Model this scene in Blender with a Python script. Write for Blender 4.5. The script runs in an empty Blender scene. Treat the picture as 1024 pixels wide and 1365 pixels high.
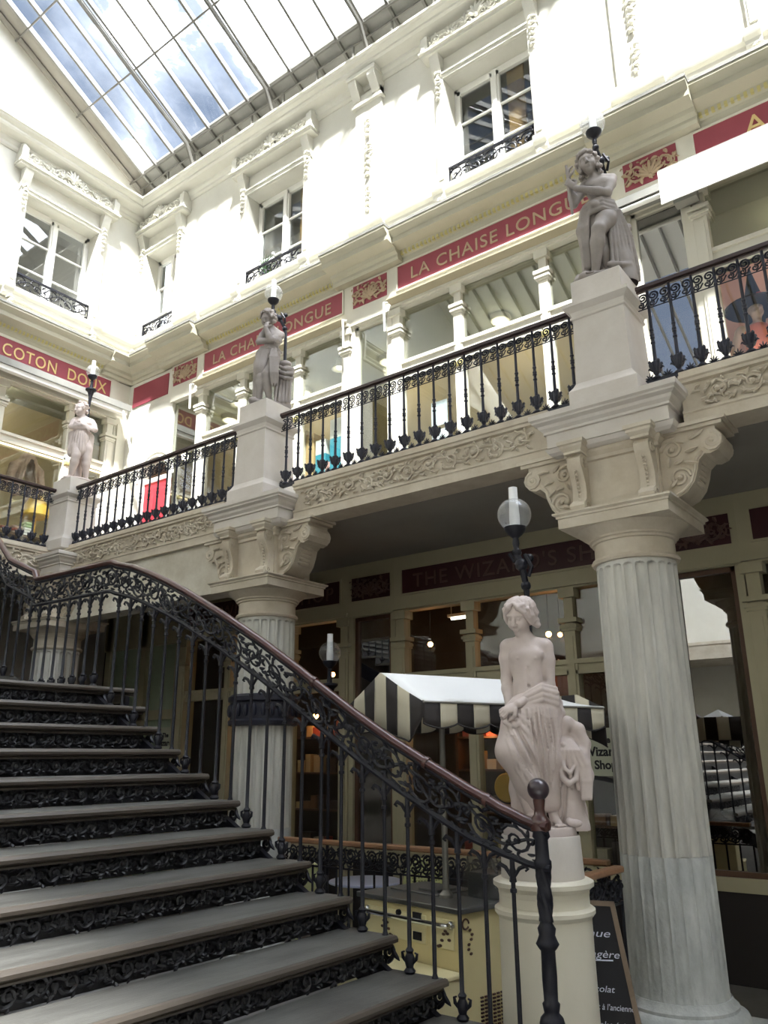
EXPOSURE, SKY, SUN, SUNDIR, OPAQUE, SHOPLIGHT = 1.1, 5.4, 17.0, (1.0, .9, -2.2), -4.4, 8.
import bpy, bmesh, math, random
import numpy as np
from mathutils import Vector, Matrix, Euler
PI = math.pi
rnd = random.Random(7)
SC = bpy.context.scene
COL = SC.collection
V = Vector
WL = {}          # world location of every empty or thing that parents parts

# ------------------------------------------------------------------ materials
def nodes_of(name):
    m = bpy.data.materials.new(name); m.use_nodes = True
    nt = m.node_tree
    for n in list(nt.nodes): nt.nodes.remove(n)
    out = nt.nodes.new('ShaderNodeOutputMaterial')
    return m, nt, out
def pbr(name, col, rough=.6, metal=0., noise=None, scale=6., amount=.5, bump=0., bump_scale=40., spec=.5, coat=0., stretch=(1, 1, 1), detail=6.):
    """principled material; noise = second colour mixed in with a noise pattern"""
    m, nt, out = nodes_of(name)
    b = nt.nodes.new('ShaderNodeBsdfPrincipled')
    b.inputs['Roughness'].default_value = rough
    b.inputs['Metallic'].default_value = metal
    b.inputs['Specular IOR Level'].default_value = spec
    b.inputs['Coat Weight'].default_value = coat
    b.inputs['Base Color'].default_value = (*col, 1)
    tc = nt.nodes.new('ShaderNodeTexCoord')
    mp = nt.nodes.new('ShaderNodeMapping'); mp.inputs['Scale'].default_value = stretch
    nt.links.new(tc.outputs['Object'], mp.inputs['Vector'])
    if noise:
        n = nt.nodes.new('ShaderNodeTexNoise'); n.inputs['Scale'].default_value = scale; n.inputs['Detail'].default_value = detail
        n.inputs['Roughness'].default_value = .65
        nt.links.new(mp.outputs[0], n.inputs['Vector'])
        r = nt.nodes.new('ShaderNodeValToRGB')
        r.color_ramp.elements[0].position = .5 - .25 * amount; r.color_ramp.elements[1].position = .5 + .35 * amount + .02
        r.color_ramp.elements[0].color = (*noise, 1); r.color_ramp.elements[1].color = (*col, 1)
        nt.links.new(n.outputs['Fac'], r.inputs[0]); nt.links.new(r.outputs[0], b.inputs['Base Color'])
    if bump:
        n2 = nt.nodes.new('ShaderNodeTexNoise'); n2.inputs['Scale'].default_value = bump_scale; n2.inputs['Detail'].default_value = 5
        nt.links.new(mp.outputs[0], n2.inputs['Vector'])
        bp = nt.nodes.new('ShaderNodeBump'); bp.inputs['Strength'].default_value = bump; bp.inputs['Distance'].default_value = .02
        nt.links.new(n2.outputs['Fac'], bp.inputs['Height']); nt.links.new(bp.outputs[0], b.inputs['Normal'])
    nt.links.new(b.outputs[0], out.inputs[0])
    return m
def glass(name, tint=(.95, .97, .96), refl=1.5, gloss_col=(1, 1, 1), rough=0., dirt=None, dirt_amt=.3, dirt_scale=1.2, frosted=(.8, .82, .84)):
    """pane: clear body that lets light through plus a mirror reflection by fresnel; optional grime"""
    m, nt, out = nodes_of(name)
    t = nt.nodes.new('ShaderNodeBsdfTransparent'); t.inputs[0].default_value = (*tint, 1)
    g = nt.nodes.new('ShaderNodeBsdfGlossy'); g.inputs['Roughness'].default_value = rough; g.inputs[0].default_value = (*gloss_col, 1)
    # schlick fresnel on both faces of a thin pane
    ge = nt.nodes.new('ShaderNodeNewGeometry')
    dt = nt.nodes.new('ShaderNodeVectorMath'); dt.operation = 'DOT_PRODUCT'
    nt.links.new(ge.outputs['Normal'], dt.inputs[0]); nt.links.new(ge.outputs['Incoming'], dt.inputs[1])
    def mth(op, a, b_=None):
        q = nt.nodes.new('ShaderNodeMath'); q.operation = op
        for i, x in enumerate((a, b_)):
            if x is None: continue
            if isinstance(x, (int, float)): q.inputs[i].default_value = x
            else: nt.links.new(x, q.inputs[i])
        return q.outputs[0]
    f0 = ((refl - 1) / (refl + 1)) ** 2
    sch = mth('ADD', mth('MULTIPLY', mth('POWER', mth('SUBTRACT', 1., mth('ABSOLUTE', dt.outputs['Value'])), 5.), 1 - f0), f0)
    mx = nt.nodes.new('ShaderNodeMixShader')
    nt.links.new(sch, mx.inputs[0]); nt.links.new(t.outputs[0], mx.inputs[1]); nt.links.new(g.outputs[0], mx.inputs[2])
    last = mx
    if dirt:
        d = nt.nodes.new('ShaderNodeBsdfTranslucent'); d.inputs[0].default_value = (*dirt, 1)
        tc = nt.nodes.new('ShaderNodeTexCoord')
        n = nt.nodes.new('ShaderNodeTexNoise'); n.inputs['Scale'].default_value = dirt_scale; n.inputs['Detail'].default_value = 4
        nt.links.new(tc.outputs['Object'], n.inputs['Vector'])
        r = nt.nodes.new('ShaderNodeMapRange'); r.inputs[1].default_value = .35; r.inputs[2].default_value = .7
        r.inputs[3].default_value = 0; r.inputs[4].default_value = dirt_amt
        nt.links.new(n.outputs['Fac'], r.inputs[0])
        m2 = nt.nodes.new('ShaderNodeMixShader')
        nt.links.new(r.outputs[0], m2.inputs[0]); nt.links.new(mx.outputs[0], m2.inputs[1]); nt.links.new(d.outputs[0], m2.inputs[2])
        last = m2
    nt.links.new(last.outputs[0], out.inputs[0])
    return m
def emit(name, col, strength):
    m, nt, out = nodes_of(name)
    e = nt.nodes.new('ShaderNodeEmission'); e.inputs[0].default_value = (*col, 1); e.inputs[1].default_value = strength
    nt.links.new(e.outputs[0], out.inputs[0])
    return m

M = {}
M['plaster'] = pbr('cream_plaster', (.70, .68, .605), .85, noise=(.63, .61, .53), scale=1.5, amount=.6, bump=.05)
M['stone'] = pbr('pale_painted_stone', (.66, .62, .565), .7, noise=(.54, .49, .43), scale=2.2, amount=.8, bump=.06)
M['fascia'] = pbr('carved_cream_stone', (.66, .60, .49), .75, noise=(.46, .39, .29), scale=3., amount=.8, bump=.08)
M['column'] = pbr('weathered_column_stone', (.70, .675, .60), .8, noise=(.46, .45, .41), scale=2.6, amount=.8, bump=.25, bump_scale=18, stretch=(3, 3, .8), detail=9)
M['column_low'] = pbr('worn_grey_column_stone', (.70, .705, .67), .8, noise=(.44, .455, .435), scale=4., amount=.8, bump=.35, bump_scale=22, stretch=(2, 2, 1), detail=9)
M['marble'] = pbr('statue_stone', (.62, .535, .495), .55, noise=(.50, .42, .385), scale=4., amount=.7, bump=.04, bump_scale=60)
M['statue'] = pbr('grey_statue_stone', (.345, .305, .28), .65, noise=(.24, .21, .19), scale=4., amount=.7, bump=.05, bump_scale=60)
M['pedestal'] = pbr('cream_pedestal_paint', (.72, .68, .55), .55, noise=(.66, .61, .49), scale=2., amount=.8)
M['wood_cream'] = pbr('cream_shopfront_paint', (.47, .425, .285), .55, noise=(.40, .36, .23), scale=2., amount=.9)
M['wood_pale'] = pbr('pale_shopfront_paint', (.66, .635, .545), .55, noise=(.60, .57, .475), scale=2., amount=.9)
M['iron'] = pbr('black_painted_iron', (.009, .009, .014), .45, noise=(.016, .016, .022), scale=12., amount=.8, spec=.3)
M['iron_blue'] = pbr('dark_blue_black_iron', (.014, .015, .026), .42, noise=(.022, .023, .036), scale=12., amount=.8, spec=.4)
M['iron_worn'] = pbr('worn_cast_iron', (.014, .014, .018), .42, noise=(.03, .03, .034), scale=8., amount=.8, spec=.45)
M['tread'] = pbr('worn_oak_tread', (.038, .034, .029), .5, noise=(.110, .108, .096), scale=2.0, amount=.6, bump=.12, bump_scale=30, stretch=(.7, 3, 1), spec=.5)
M['nosing'] = pbr('dark_tread_nosing', (.045, .036, .028), .45, noise=(.075, .06, .045), scale=5., amount=.8, stretch=(.5, 3, 3))
M['rail_wood'] = pbr('varnished_handrail_wood', (.045, .018, .016), .3, noise=(.075, .030, .024), scale=5., amount=.8, stretch=(4, .6, 4), coat=.3)
M['rail_dark'] = pbr('dark_handrail', (.035, .018, .018), .35, noise=(.05, .028, .025), scale=5., amount=.8)
M['fence_wood'] = pbr('brown_fence_rail_wood', (.24, .115, .055), .4, noise=(.34, .18, .09), scale=5., amount=.8, stretch=(4, .6, 4))
M['red'] = pbr('crimson_sign_paint', (.30, .055, .075), .6, noise=(.26, .046, .064), scale=3., amount=.7)
M['maroon'] = pbr('dark_maroon_sign_paint', (.055, .010, .013), .5, noise=(.042, .008, .010), scale=3., amount=.7)
M['gold'] = pbr('gilt_lettering', (.66, .50, .22), .4, .3)
M['gold_dull'] = pbr('faded_gilt_lettering', (.42, .31, .20), .55, .0)
M['maroon_letter'] = pbr('dim_brown_gilt_lettering', (.12, .065, .05), .5)
M['gilt'] = pbr('gilded_moulding', (.52, .46, .20), .45, .25)
M['glass'] = glass('shop_window_glass', (.93, .95, .93), 1.65)
M['glass_up'] = glass('upper_shop_glass', (.70, .73, .68), 2.7)
M['glass_mirror'] = glass('strongly_reflecting_glass', (.30, .31, .31), 5.5)
M['glass_dark'] = glass('window_pane_glass', (.75, .78, .78), 1.75)
M['glass_roof'] = glass('grimy_roof_glass', (.80, .84, .90), 1.45)
M['glass_globe'] = glass('lamp_globe_glass', (.88, .89, .88), 1.7, dirt=(.8, .8, .8), dirt_amt=.3, dirt_scale=4.)
M['frost'] = pbr('frosted_lamp_chimney', (.85, .85, .86), .35)
M['white'] = pbr('white_paint', (.80, .79, .74), .5)
M['sash'] = pbr('white_sash_paint', (.80, .78, .72), .5)
M['zinc'] = pbr('grey_zinc', (.27, .265, .235), .6, noise=(.21, .205, .185), scale=3., amount=.8)
M['rafter'] = pbr('painted_roof_iron', (.17, .162, .14), .55, noise=(.13, .122, .105), scale=6., amount=.8)
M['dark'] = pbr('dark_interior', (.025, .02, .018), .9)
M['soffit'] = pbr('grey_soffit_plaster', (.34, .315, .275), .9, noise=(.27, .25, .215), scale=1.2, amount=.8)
M['floor'] = pbr('grey_stone_floor', (.22, .21, .195), .5, noise=(.15, .145, .135), scale=2.5, amount=.8)
M['beige'] = pbr('beige_interior_wall', (.50, .42, .27), .8, noise=(.44, .37, .23), scale=.8, amount=.9)
M['pinkwall'] = pbr('pink_interior_wall', (.55, .30, .27), .8)
M['shelf_wood'] = pbr('dark_shelf_wood', (.075, .035, .02), .5, noise=(.11, .055, .03), scale=4., amount=.8)
M['reddoor'] = pbr('bright_red_door_paint', (.62, .035, .05), .45)
M['cart'] = pbr('pale_yellow_cart_paint', (.86, .74, .40), .5, noise=(.80, .68, .35), scale=1.5, amount=.8)
M['cart_pale'] = pbr('buff_box_paint', (.86, .77, .46), .5)
M['counter'] = pbr('grey_counter_metal', (.20, .20, .19), .28, .6)
M['chrome'] = pbr('polished_chrome', (.72, .74, .78), .12, 1.)
M['steel'] = pbr('brushed_pole_steel', (.30, .29, .26), .4, .7)
M['canvas'] = pbr('off_white_canvas', (.83, .83, .81), .85, noise=(.78, .78, .76), scale=2., amount=.8)
M['canvas_cream'] = pbr('cream_canvas_stripe', (.66, .615, .48), .85, noise=(.58, .53, .40), scale=2.5, amount=.8)
M['stripe'] = pbr('black_canvas_stripe', (.033, .028, .027), .8)
M['slate'] = pbr('blackboard_slate', (.012, .011, .014), .6)
M['board_frame'] = pbr('pale_wood_frame', (.27, .20, .14), .5, noise=(.20, .14, .09), scale=8., amount=.8)
M['chalk'] = pbr('white_chalk', (.72, .74, .84), .9)
M['tabletop'] = pbr('pale_blue_table_top', (.66, .72, .92), .3)
M['wicker'] = pbr('yellow_green_woven_cane', (.74, .78, .40), .6)
M['skin'] = pbr('mannequin_skin', (.58, .40, .32), .5)
M['orange'] = pbr('orange_satin', (.75, .20, .12), .5)
M['blackfelt'] = pbr('black_felt', (.02, .018, .02), .8)
M['sun_block'] = pbr('white_sun_block_boards', (.66, .65, .61), .9)  # unseen boards added against the sun, white to return some fill
M['shop_ceiling'] = pbr('grey_green_shop_ceiling', (.30, .31, .26), .9)
M['stained'] = pbr('stained_plaster', (.80, .77, .68), .85, noise=(.48, .43, .33), scale=2.2, amount=.9, bump=.2, bump_scale=12)
M['soffit_shade'] = pbr('beige_soffit_shade', (.36, .315, .215), .7)  # beige darkened to hold the soffit shade under the signs
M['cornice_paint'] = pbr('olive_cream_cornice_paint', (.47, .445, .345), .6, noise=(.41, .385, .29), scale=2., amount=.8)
M['green_panel'] = pbr('pale_grey_green_panel', (.36, .42, .30), .5, noise=(.31, .37, .26), scale=1.5, amount=.8)
M['notice_paper'] = pbr('pale_notice_paper', (.46, .47, .36), .8)
M['goods_red'] = pbr('dull_red_card', (.30, .06, .045), .6); M['goods_cream'] = pbr('cream_card', (.62, .54, .40), .6); M['goods_brown'] = pbr('brown_card', (.20, .10, .05), .6)
M['goods_dark'] = pbr('dark_card', (.06, .045, .04), .6); M['goods_tan'] = pbr('tan_card', (.52, .36, .17), .6)
M['teal'] = pbr('teal_card', (.03, .28, .38), .45); M['paper_blue'] = pbr('pale_blue_paper', (.62, .70, .78), .7)
M['gold_yellow'] = pbr('golden_yellow_shade', (.68, .42, .06), .5); M['bulb_cup'] = pbr('pale_blue_china', (.55, .68, .88), .3)
M['leaf_green'] = pbr('dark_leaf', (.05, .11, .04), .5); M['leaf_pale'] = pbr('pale_green_cloth', (.38, .48, .26), .7)
M['tan_dress'] = pbr('orange_brown_cloth', (.62, .29, .13), .6); M['lace'] = pbr('pink_beige_lace', (.56, .43, .36), .8, noise=(.42, .30, .25), scale=30, amount=.6)
M['shutter_wood'] = pbr('light_shutter_wood', (.46, .27, .10), .5, noise=(.38, .21, .07), scale=6, amount=.8, stretch=(1, 1, .3))
M['bulb'] = emit('warm_bulb', (1., .36, .10), 22.)
M['bulb_soft'] = emit('soft_white_bulb', (1., .9, .72), 4.)
M['strip'] = emit('warm_strip_light', (1., .83, .5), 1.6)

# ------------------------------------------------------------------ mesh helper
class MB:
    def __init__(s): s.v = []; s.f = []; s.X = None
    def add(s, vs, fs):
        o = len(s.v)
        if s.X is not None: vs = [s.X @ V(p) for p in vs]
        s.v.extend([(float(p[0]), float(p[1]), float(p[2])) for p in vs]); s.f.extend([tuple(o + i for i in f) for f in fs])
        return s
    def box(s, x0, x1, y0, y1, z0, z1):
        if x0 > x1: x0, x1 = x1, x0
        if y0 > y1: y0, y1 = y1, y0
        if z0 > z1: z0, z1 = z1, z0
        return s.add([(x0, y0, z0), (x1, y0, z0), (x1, y1, z0), (x0, y1, z0), (x0, y0, z1), (x1, y0, z1), (x1, y1, z1), (x0, y1, z1)],
                     [(0, 3, 2, 1), (4, 5, 6, 7), (0, 1, 5, 4), (1, 2, 6, 5), (2, 3, 7, 6), (3, 0, 4, 7)])
    def frustum(s, c0, h0, c1, h1):
        """box between two rectangles: centre (x,y,z) and half sizes (hx,hy)"""
        vs = []
        for c, h in ((c0, h0), (c1, h1)):
            vs += [(c[0] - h[0], c[1] - h[1], c[2]), (c[0] + h[0], c[1] - h[1], c[2]), (c[0] + h[0], c[1] + h[1], c[2]), (c[0] - h[0], c[1] + h[1], c[2])]
        return s.add(vs, [(0, 3, 2, 1), (4, 5, 6, 7), (0, 1, 5, 4), (1, 2, 6, 5), (2, 3, 7, 6), (3, 0, 4, 7)])
    def rectlathe(s, cx, cy, hx, hy, prof, cap=True):
        """square stack of mouldings: prof = [(outset, z), ...]"""
        vs = []; fs = []
        for (o, z) in prof:
            vs += [(cx - hx - o, cy - hy - o, z), (cx + hx + o, cy - hy - o, z), (cx + hx + o, cy + hy + o, z), (cx - hx - o, cy + hy + o, z)]
        for k in range(len(prof) - 1):
            for i in range(4):
                j = (i + 1) % 4
                fs.append((4 * k + i, 4 * k + j, 4 * k + 4 + j, 4 * k + 4 + i))
        if cap: fs.append((3, 2, 1, 0)); n = 4 * (len(prof) - 1); fs.append((n, n + 1, n + 2, n + 3))
        return s.add(vs, fs)
    def lathe(s, cx, cy, prof, n=24, rfun=None, cap=True):
        """prof = [(radius, z), ...]; rfun(r, z, angle) may change the radius"""
        vs = []; fs = []
        for (r, z) in prof:
            for i in range(n):
                a = 2 * PI * i / n
                rr = rfun(r, z, a) if rfun else r
                vs.append((cx + rr * math.cos(a), cy + rr * math.sin(a), z))
        for k in range(len(prof) - 1):
            for i in range(n):
                j = (i + 1) % n
                fs.append((n * k + i, n * k + j, n * k + n + j, n * k + n + i))
        if cap:
            fs.append(tuple(reversed(range(n)))); fs.append(tuple(range(n * (len(prof) - 1), n * len(prof))))
        return s.add(vs, fs)
    def tube(s, pts, r, n=6, cap=True, flat=None):
        """swept tube; r a number or list; flat=(axis, factor) squashes the section along a world axis"""
        pts = [V(p) for p in pts]; m = len(pts)
        if m < 2: return s
        rs = r if isinstance(r, (list, tuple)) else [r] * m
        vs = []; fs = []
        t0 = (pts[1] - pts[0]).normalized()
        ref = V((0, 0, 1)) if abs(t0.z) < .9 else V((1, 0, 0))
        u = t0.cross(ref).normalized()
        for i in range(m):
            t = (pts[min(i + 1, m - 1)] - pts[max(i - 1, 0)])
            t = t.normalized() if t.length > 1e-9 else t0
            u = (u - t * u.dot(t))
            u = u.normalized() if u.length > 1e-6 else t.orthogonal().normalized()
            w = t.cross(u)
            for k in range(n):
                a = 2 * PI * k / n
                d = (u * math.cos(a) + w * math.sin(a)) * rs[i]
                if flat: d = d - flat[0] * d.dot(flat[0]) * (1 - flat[1])
                vs.append(pts[i] + d)
        for i in range(m - 1):
            for k in range(n):
                j = (k + 1) % n
                fs.append((n * i + k, n * i + j, n * i + n + j, n * i + n + k))
        if cap: fs.append(tuple(reversed(range(n)))); fs.append(tuple(range(n * (m - 1), n * m)))
        return s.add(vs, fs)
    def ball(s, c, r, n=10, m=6):
        """ellipsoid; r number or (rx,ry,rz)"""
        if not isinstance(r, (list, tuple)): r = (r, r, r)
        vs = [(c[0], c[1], c[2] - r[2])]; fs = []
        for k in range(1, m):
            p = -PI / 2 + PI * k / m
            for i in range(n):
                a = 2 * PI * i / n
                vs.append((c[0] + r[0] * math.cos(p) * math.cos(a), c[1] + r[1] * math.cos(p) * math.sin(a), c[2] + r[2] * math.sin(p)))
        vs.append((c[0], c[1], c[2] + r[2])); last = len(vs) - 1
        for i in range(n):
            j = (i + 1) % n
            fs.append((0, 1 + j, 1 + i))
            for k in range(m - 2): fs.append((1 + n * k + i, 1 + n * k + j, 1 + n * k + n + j, 1 + n * k + n + i))
            fs.append((1 + n * (m - 2) + i, 1 + n * (m - 2) + j, last))
        return s.add(vs, fs)
    def prism(s, poly, axis, a0, a1):
        """2-D outline pushed along an axis: 'x' -> outline (y,z); 'y' -> outline (x,z); 'z' -> outline (x,y)"""
        def P(p, a): return {'x': (a, p[0], p[1]), 'y': (p[0], a, p[1]), 'z': (p[0], p[1], a)}[axis]
        n = len(poly)
        vs = [P(p, a0) for p in poly] + [P(p, a1) for p in poly]
        fs = [tuple(reversed(range(n))), tuple(range(n, 2 * n))]
        for i in range(n):
            j = (i + 1) % n
            fs.append((i, j, n + j, n + i))
        return s.add(vs, fs)
    def build(s, name, mat, parent=None, smooth=True, bevel=0., loc=None, sharp=38):
        off = WL.get(parent.name, V((0, 0, 0))) if parent else V((0, 0, 0))
        org = V(loc) if (loc is not None and not parent) else V((0, 0, 0))
        me = bpy.data.meshes.new(name)
        sh = off + org
        me.from_pydata([(p[0] - sh.x, p[1] - sh.y, p[2] - sh.z) for p in s.v], [], s.f)
        bm = bmesh.new(); bm.from_mesh(me); bmesh.ops.recalc_face_normals(bm, faces=bm.faces); bm.to_mesh(me); bm.free()
        me.materials.append(M[mat] if isinstance(mat, str) else mat)
        if smooth:
            me.polygons.foreach_set('use_smooth', [True] * len(me.polygons))
            try: me.set_sharp_from_angle(angle=math.radians(sharp))
            except Exception: pass
        o = bpy.data.objects.new(name, me); COL.objects.link(o)
        if parent:
            o.parent = parent; WL[o.name] = off
        else:
            o.location = org; WL[o.name] = org
        if bevel:
            b = o.modifiers.new('bevel', 'BEVEL'); b.width = bevel; b.segments = 2; b.limit_method = 'ANGLE'; b.angle_limit = .6
        return o
def tag(o, label=None, cat=None, group=None, kind=None):
    if label: o['label'] = label
    if cat: o['category'] = cat
    if group: o['group'] = group
    if kind: o['kind'] = kind
    return o
def thing(name, label, cat, loc=(0, 0, 0), group=None):
    o = bpy.data.objects.new(name, None); COL.objects.link(o); o.empty_display_size = .1
    o.location = loc; WL[o.name] = V(loc)
    return tag(o, label, cat, group)
def struct(o): o['kind'] = 'structure'; return o
def kids(o): return [c for c in COL.objects if c.parent == o]
def copy_tree(o, loc=None, rotz=None, parent=None, label=None, group=None):
    c = o.copy(); COL.objects.link(c)
    if parent is not None: c.parent = parent
    if loc is not None: c.location = loc; WL[c.name] = V(loc)
    if rotz is not None: c.rotation_euler = (0, 0, rotz)
    if label: c['label'] = label
    if group: c['group'] = group
    for ch in list(o.children): copy_tree(ch, parent=c)
    return c
def text_obj(name, body, mat, parent, origin, right, up, size, depth=.008, spacing=1., bold=0., shear=0., align='CENTER', width=None):
    """lettering as a mesh standing on a real surface: origin = middle of the line's foot"""
    cu = bpy.data.curves.new(name, 'FONT'); cu.body = body; cu.size = size; cu.extrude = depth / 2; cu.space_character = spacing
    cu.align_x = align; cu.offset = bold; cu.shear = shear; cu.resolution_u = 4
    tmp = bpy.data.objects.new('tmp', cu); COL.objects.link(tmp)
    dg = bpy.context.evaluated_depsgraph_get(); dg.update()
    me = bpy.data.meshes.new_from_object(tmp.evaluated_get(dg))
    bpy.data.objects.remove(tmp); bpy.data.curves.remove(cu)
    r = V(right).normalized(); u = V(up).normalized(); n = r.cross(u)
    off = WL.get(parent.name, V((0, 0, 0))) if parent else V((0, 0, 0))
    sx = 1.
    if width:
        xs = [v.co.x for v in me.vertices]; w = max(xs) - min(xs)
        sx = width / w if w > 1e-6 else 1.
    for v in me.vertices:
        p = V(origin) + r * v.co.x * sx + u * v.co.y + n * v.co.z
        v.co = p - off
    me.materials.clear(); me.materials.append(M[mat])
    # one mesh per word
    bm = bmesh.new(); bm.from_mesh(me); bm.faces.ensure_lookup_table()
    seen = set(); isl = []
    for f in bm.faces:
        if f.index in seen: continue
        st = [f]; seen.add(f.index); fs = []
        while st:
            g = st.pop(); fs.append(g)
            for e in g.edges:
                for h in e.link_faces:
                    if h.index not in seen: seen.add(h.index); st.append(h)
        xs = [(v.co + off - V(origin)).dot(r) for g in fs for v in g.verts]
        isl.append((min(xs), max(xs), fs))
    isl.sort(key=lambda q: q[0]); words = []
    for a, b_, fs in isl:
        if words and a - words[-1][0] < .17 * size: words[-1][0] = max(words[-1][0], b_); words[-1][1] += fs
        else: words.append([b_, list(fs)])
    o = None
    for _, fs in words:
        vi = {}; vs = []; ff = []
        for g in fs:
            t = []
            for v in g.verts:
                if v.index not in vi: vi[v.index] = len(vs); vs.append(v.co.copy())
                t.append(vi[v.index])
            ff.append(t)
        m2 = bpy.data.meshes.new(name); m2.from_pydata(vs, [], ff); m2.materials.append(M[mat])
        o = bpy.data.objects.new(name, m2); COL.objects.link(o)
        if parent: o.parent = parent; WL[o.name] = off
    bm.free(); bpy.data.meshes.remove(me)
    return o

# ------------------------------------------------------------------ ornament
def spiral(c, r0, turns, a0, sgn=1, n=22, rmin=.12):
    return [(c[0] + r0 * (1 - (1 - rmin) * i / n) * math.cos(a0 + sgn * 2 * PI * turns * i / n),
             c[1] + r0 * (1 - (1 - rmin) * i / n) * math.sin(a0 + sgn * 2 * PI * turns * i / n)) for i in range(n + 1)]
class Frame:
    """plane for ornament: origin, s axis, t axis; lifts 2-D points to 3-D"""
    def __init__(f, o, s, t): f.o = V(o); f.s = V(s); f.t = V(t); f.n = f.s.cross(f.t).normalized()
    def __call__(f, p, h=0.): return f.o + f.s * p[0] + f.t * p[1] + f.n * h
def leaf(mb, F, p, ang, L, W, thick, n=5):
    """one acanthus lobe: a fat pointed drop"""
    c, s_ = math.cos(ang), math.sin(ang)
    pts = []; rs = []
    for i in range(n + 1):
        t = i / n
        bend = .25 * L * t * t
        pts.append(F((p[0] + c * L * t - s_ * bend, p[1] + s_ * L * t + c * bend), thick * (.3 + .7 * math.sin(PI * min(1, t + .15)))))
        rs.append(max(.0015, W * math.sin(PI * (.12 + .85 * t)) ** .8))
    mb.tube(pts, rs, 5, flat=(F.n, thick / max(W, 1e-4) * .9 if thick < W else 1.))
def rinceau(mb, F, L, H, n, thick, rad, seed=1, leaves=5, closed=False, turns=1.35, sides=5):
    """running acanthus scroll, n coils in a band L long and H high"""
    r = random.Random(seed); P = L / n
    stem = []
    for i in range(n * 8 + 1):
        s_ = L * i / (n * 8); stem.append(F((s_, H * .5 + H * .24 * math.sin(PI * s_ / P - PI / 2)), thick * .4))
    mb.tube(stem, rad, sides)
    for k in range(n):
        up = 1 if k % 2 == 0 else -1
        c = ((k + .5) * P, H * .5 + up * H * .03)
        R = min(P * .46, H * .42)
        sp = spiral(c, R, turns, PI * (.9 if up > 0 else -.9) + (0 if up > 0 else 0), -up, n=18)
        mb.tube([F(q, thick * (.4 + .5 * i / 18)) for i, q in enumerate(sp)], [rad * (1.05 - .45 * i / 18) for i in range(19)], sides)
        mb.ball(F(c, thick * .7), rad * 1.7, 6, 4)
        for j in range(leaves):
            a = PI * 2 * j / leaves + r.uniform(-.3, .3)
            q = (c[0] + R * .92 * math.cos(a), c[1] + R * .92 * math.sin(a))
            if not (0 < q[1] < H): continue
            leaf(mb, F, q, a + up * r.uniform(.5, 1.1), min(P, H) * r.uniform(.17, .27), min(P, H) * .055, thick)
        for j in range(2):
            q = (k * P + P * (.0 + j * .1), H * (.14 if (k + j) % 2 else .86))
            leaf(mb, F, q, r.uniform(-.6, .6) + (0 if j else PI), P * .24, min(P, H) * .06, thick)
    return mb
def palmette(mb, F, c, R, thick, n=7, spread=1.15):
    for j in range(n):
        a = PI / 2 + (j - (n - 1) / 2) / ((n - 1) / 2) * spread
        L = R * (1 - .22 * abs(j - (n - 1) / 2) / ((n - 1) / 2))
        mb.tube([F((c[0], c[1]), thick * .5), F((c[0] + .55 * L * math.cos(a), c[1] + .55 * L * math.sin(a)), thick), F((c[0] + L * math.cos(a), c[1] + L * math.sin(a)), thick * .6)],
                [R * .05, R * .13, R * .07], 5)
    mb.ball(F(c, thick * .5), R * .16, 6, 4)
def drop(mb, F, c, H, W, thick, seed=0):
    """hanging bunch of leaves and flowers"""
    r = random.Random(seed); n = max(4, int(H / (W * .35)))
    for i in range(n):
        t = i / (n - 1); w = W * (.5 * (1 - .55 * t)) * (1 if i % 2 else .8)
        y = c[1] - H * t
        mb.ball(F((c[0] + r.uniform(-.2, .2) * w, y), thick * .6), (W * .16, W * .16, W * .16), 6, 4)
        for sg in (-1, 1):
            leaf(mb, F, (c[0], y), -PI / 2 + sg * r.uniform(.6, 1.3), w * 1.05, W * .085, thick)
# ------------------------------------------------------------------ camera, sky, sun
EYE = 1.95
cam_d = bpy.data.cameras.new('camera'); cam = bpy.data.objects.new('camera', cam_d); COL.objects.link(cam); SC.camera = cam
R_ = Matrix(((0.60638567, -0.23014712, -0.76113647), (-0.79513768, -0.18422033, -0.57777066), (-0.00724456, 0.95556014, -0.29470721)))
cam.matrix_world = Matrix.Translation((0, 0, EYE)) @ R_.to_4x4()
cam_d.sensor_fit = 'VERTICAL'; cam_d.sensor_height = 36.; cam_d.lens = 36. * 1060.8 / 1365.; cam_d.clip_end = 300
cam_d.shift_y = 0
SC.view_settings.view_transform = 'Standard'; SC.view_settings.look = 'None'; SC.view_settings.gamma = 1.
SC.view_settings.exposure = EXPOSURE
SC.view_settings.use_curve_mapping = False
w = bpy.data.worlds.new('sky'); SC.world = w; w.use_nodes = True
nt = w.node_tree; bg = nt.nodes['Background']
tc = nt.nodes.new('ShaderNodeTexCoord')
mp = nt.nodes.new('ShaderNodeMapping'); mp.inputs['Scale'].default_value = (1.3, 1.3, 2.2); mp.inputs['Location'].default_value = (.35, .1, .2)
nz = nt.nodes.new('ShaderNodeTexNoise'); nz.inputs['Scale'].default_value = 3.2; nz.inputs['Detail'].default_value = 7; nz.inputs['Roughness'].default_value = .55
cr = nt.nodes.new('ShaderNodeValToRGB')
cr.color_ramp.elements[0].position = .36; cr.color_ramp.elements[0].color = (.034, .042, .056, 1)
cr.color_ramp.elements[1].position = .58; cr.color_ramp.elements[1].color = (1.25, 1.28, 1.35, 1)
e_ = cr.color_ramp.elements.new(.49); e_.color = (.085, .095, .112, 1)
nt.links.new(tc.outputs['Generated'], mp.inputs[0]); nt.links.new(mp.outputs[0], nz.inputs['Vector']); 
dp = nt.nodes.new('ShaderNodeVectorMath'); dp.operation = 'DOT_PRODUCT'; dp.inputs[1].default_value = (.42, -.36, .0)
ad = nt.nodes.new('ShaderNodeMath'); ad.operation = 'ADD'
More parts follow.
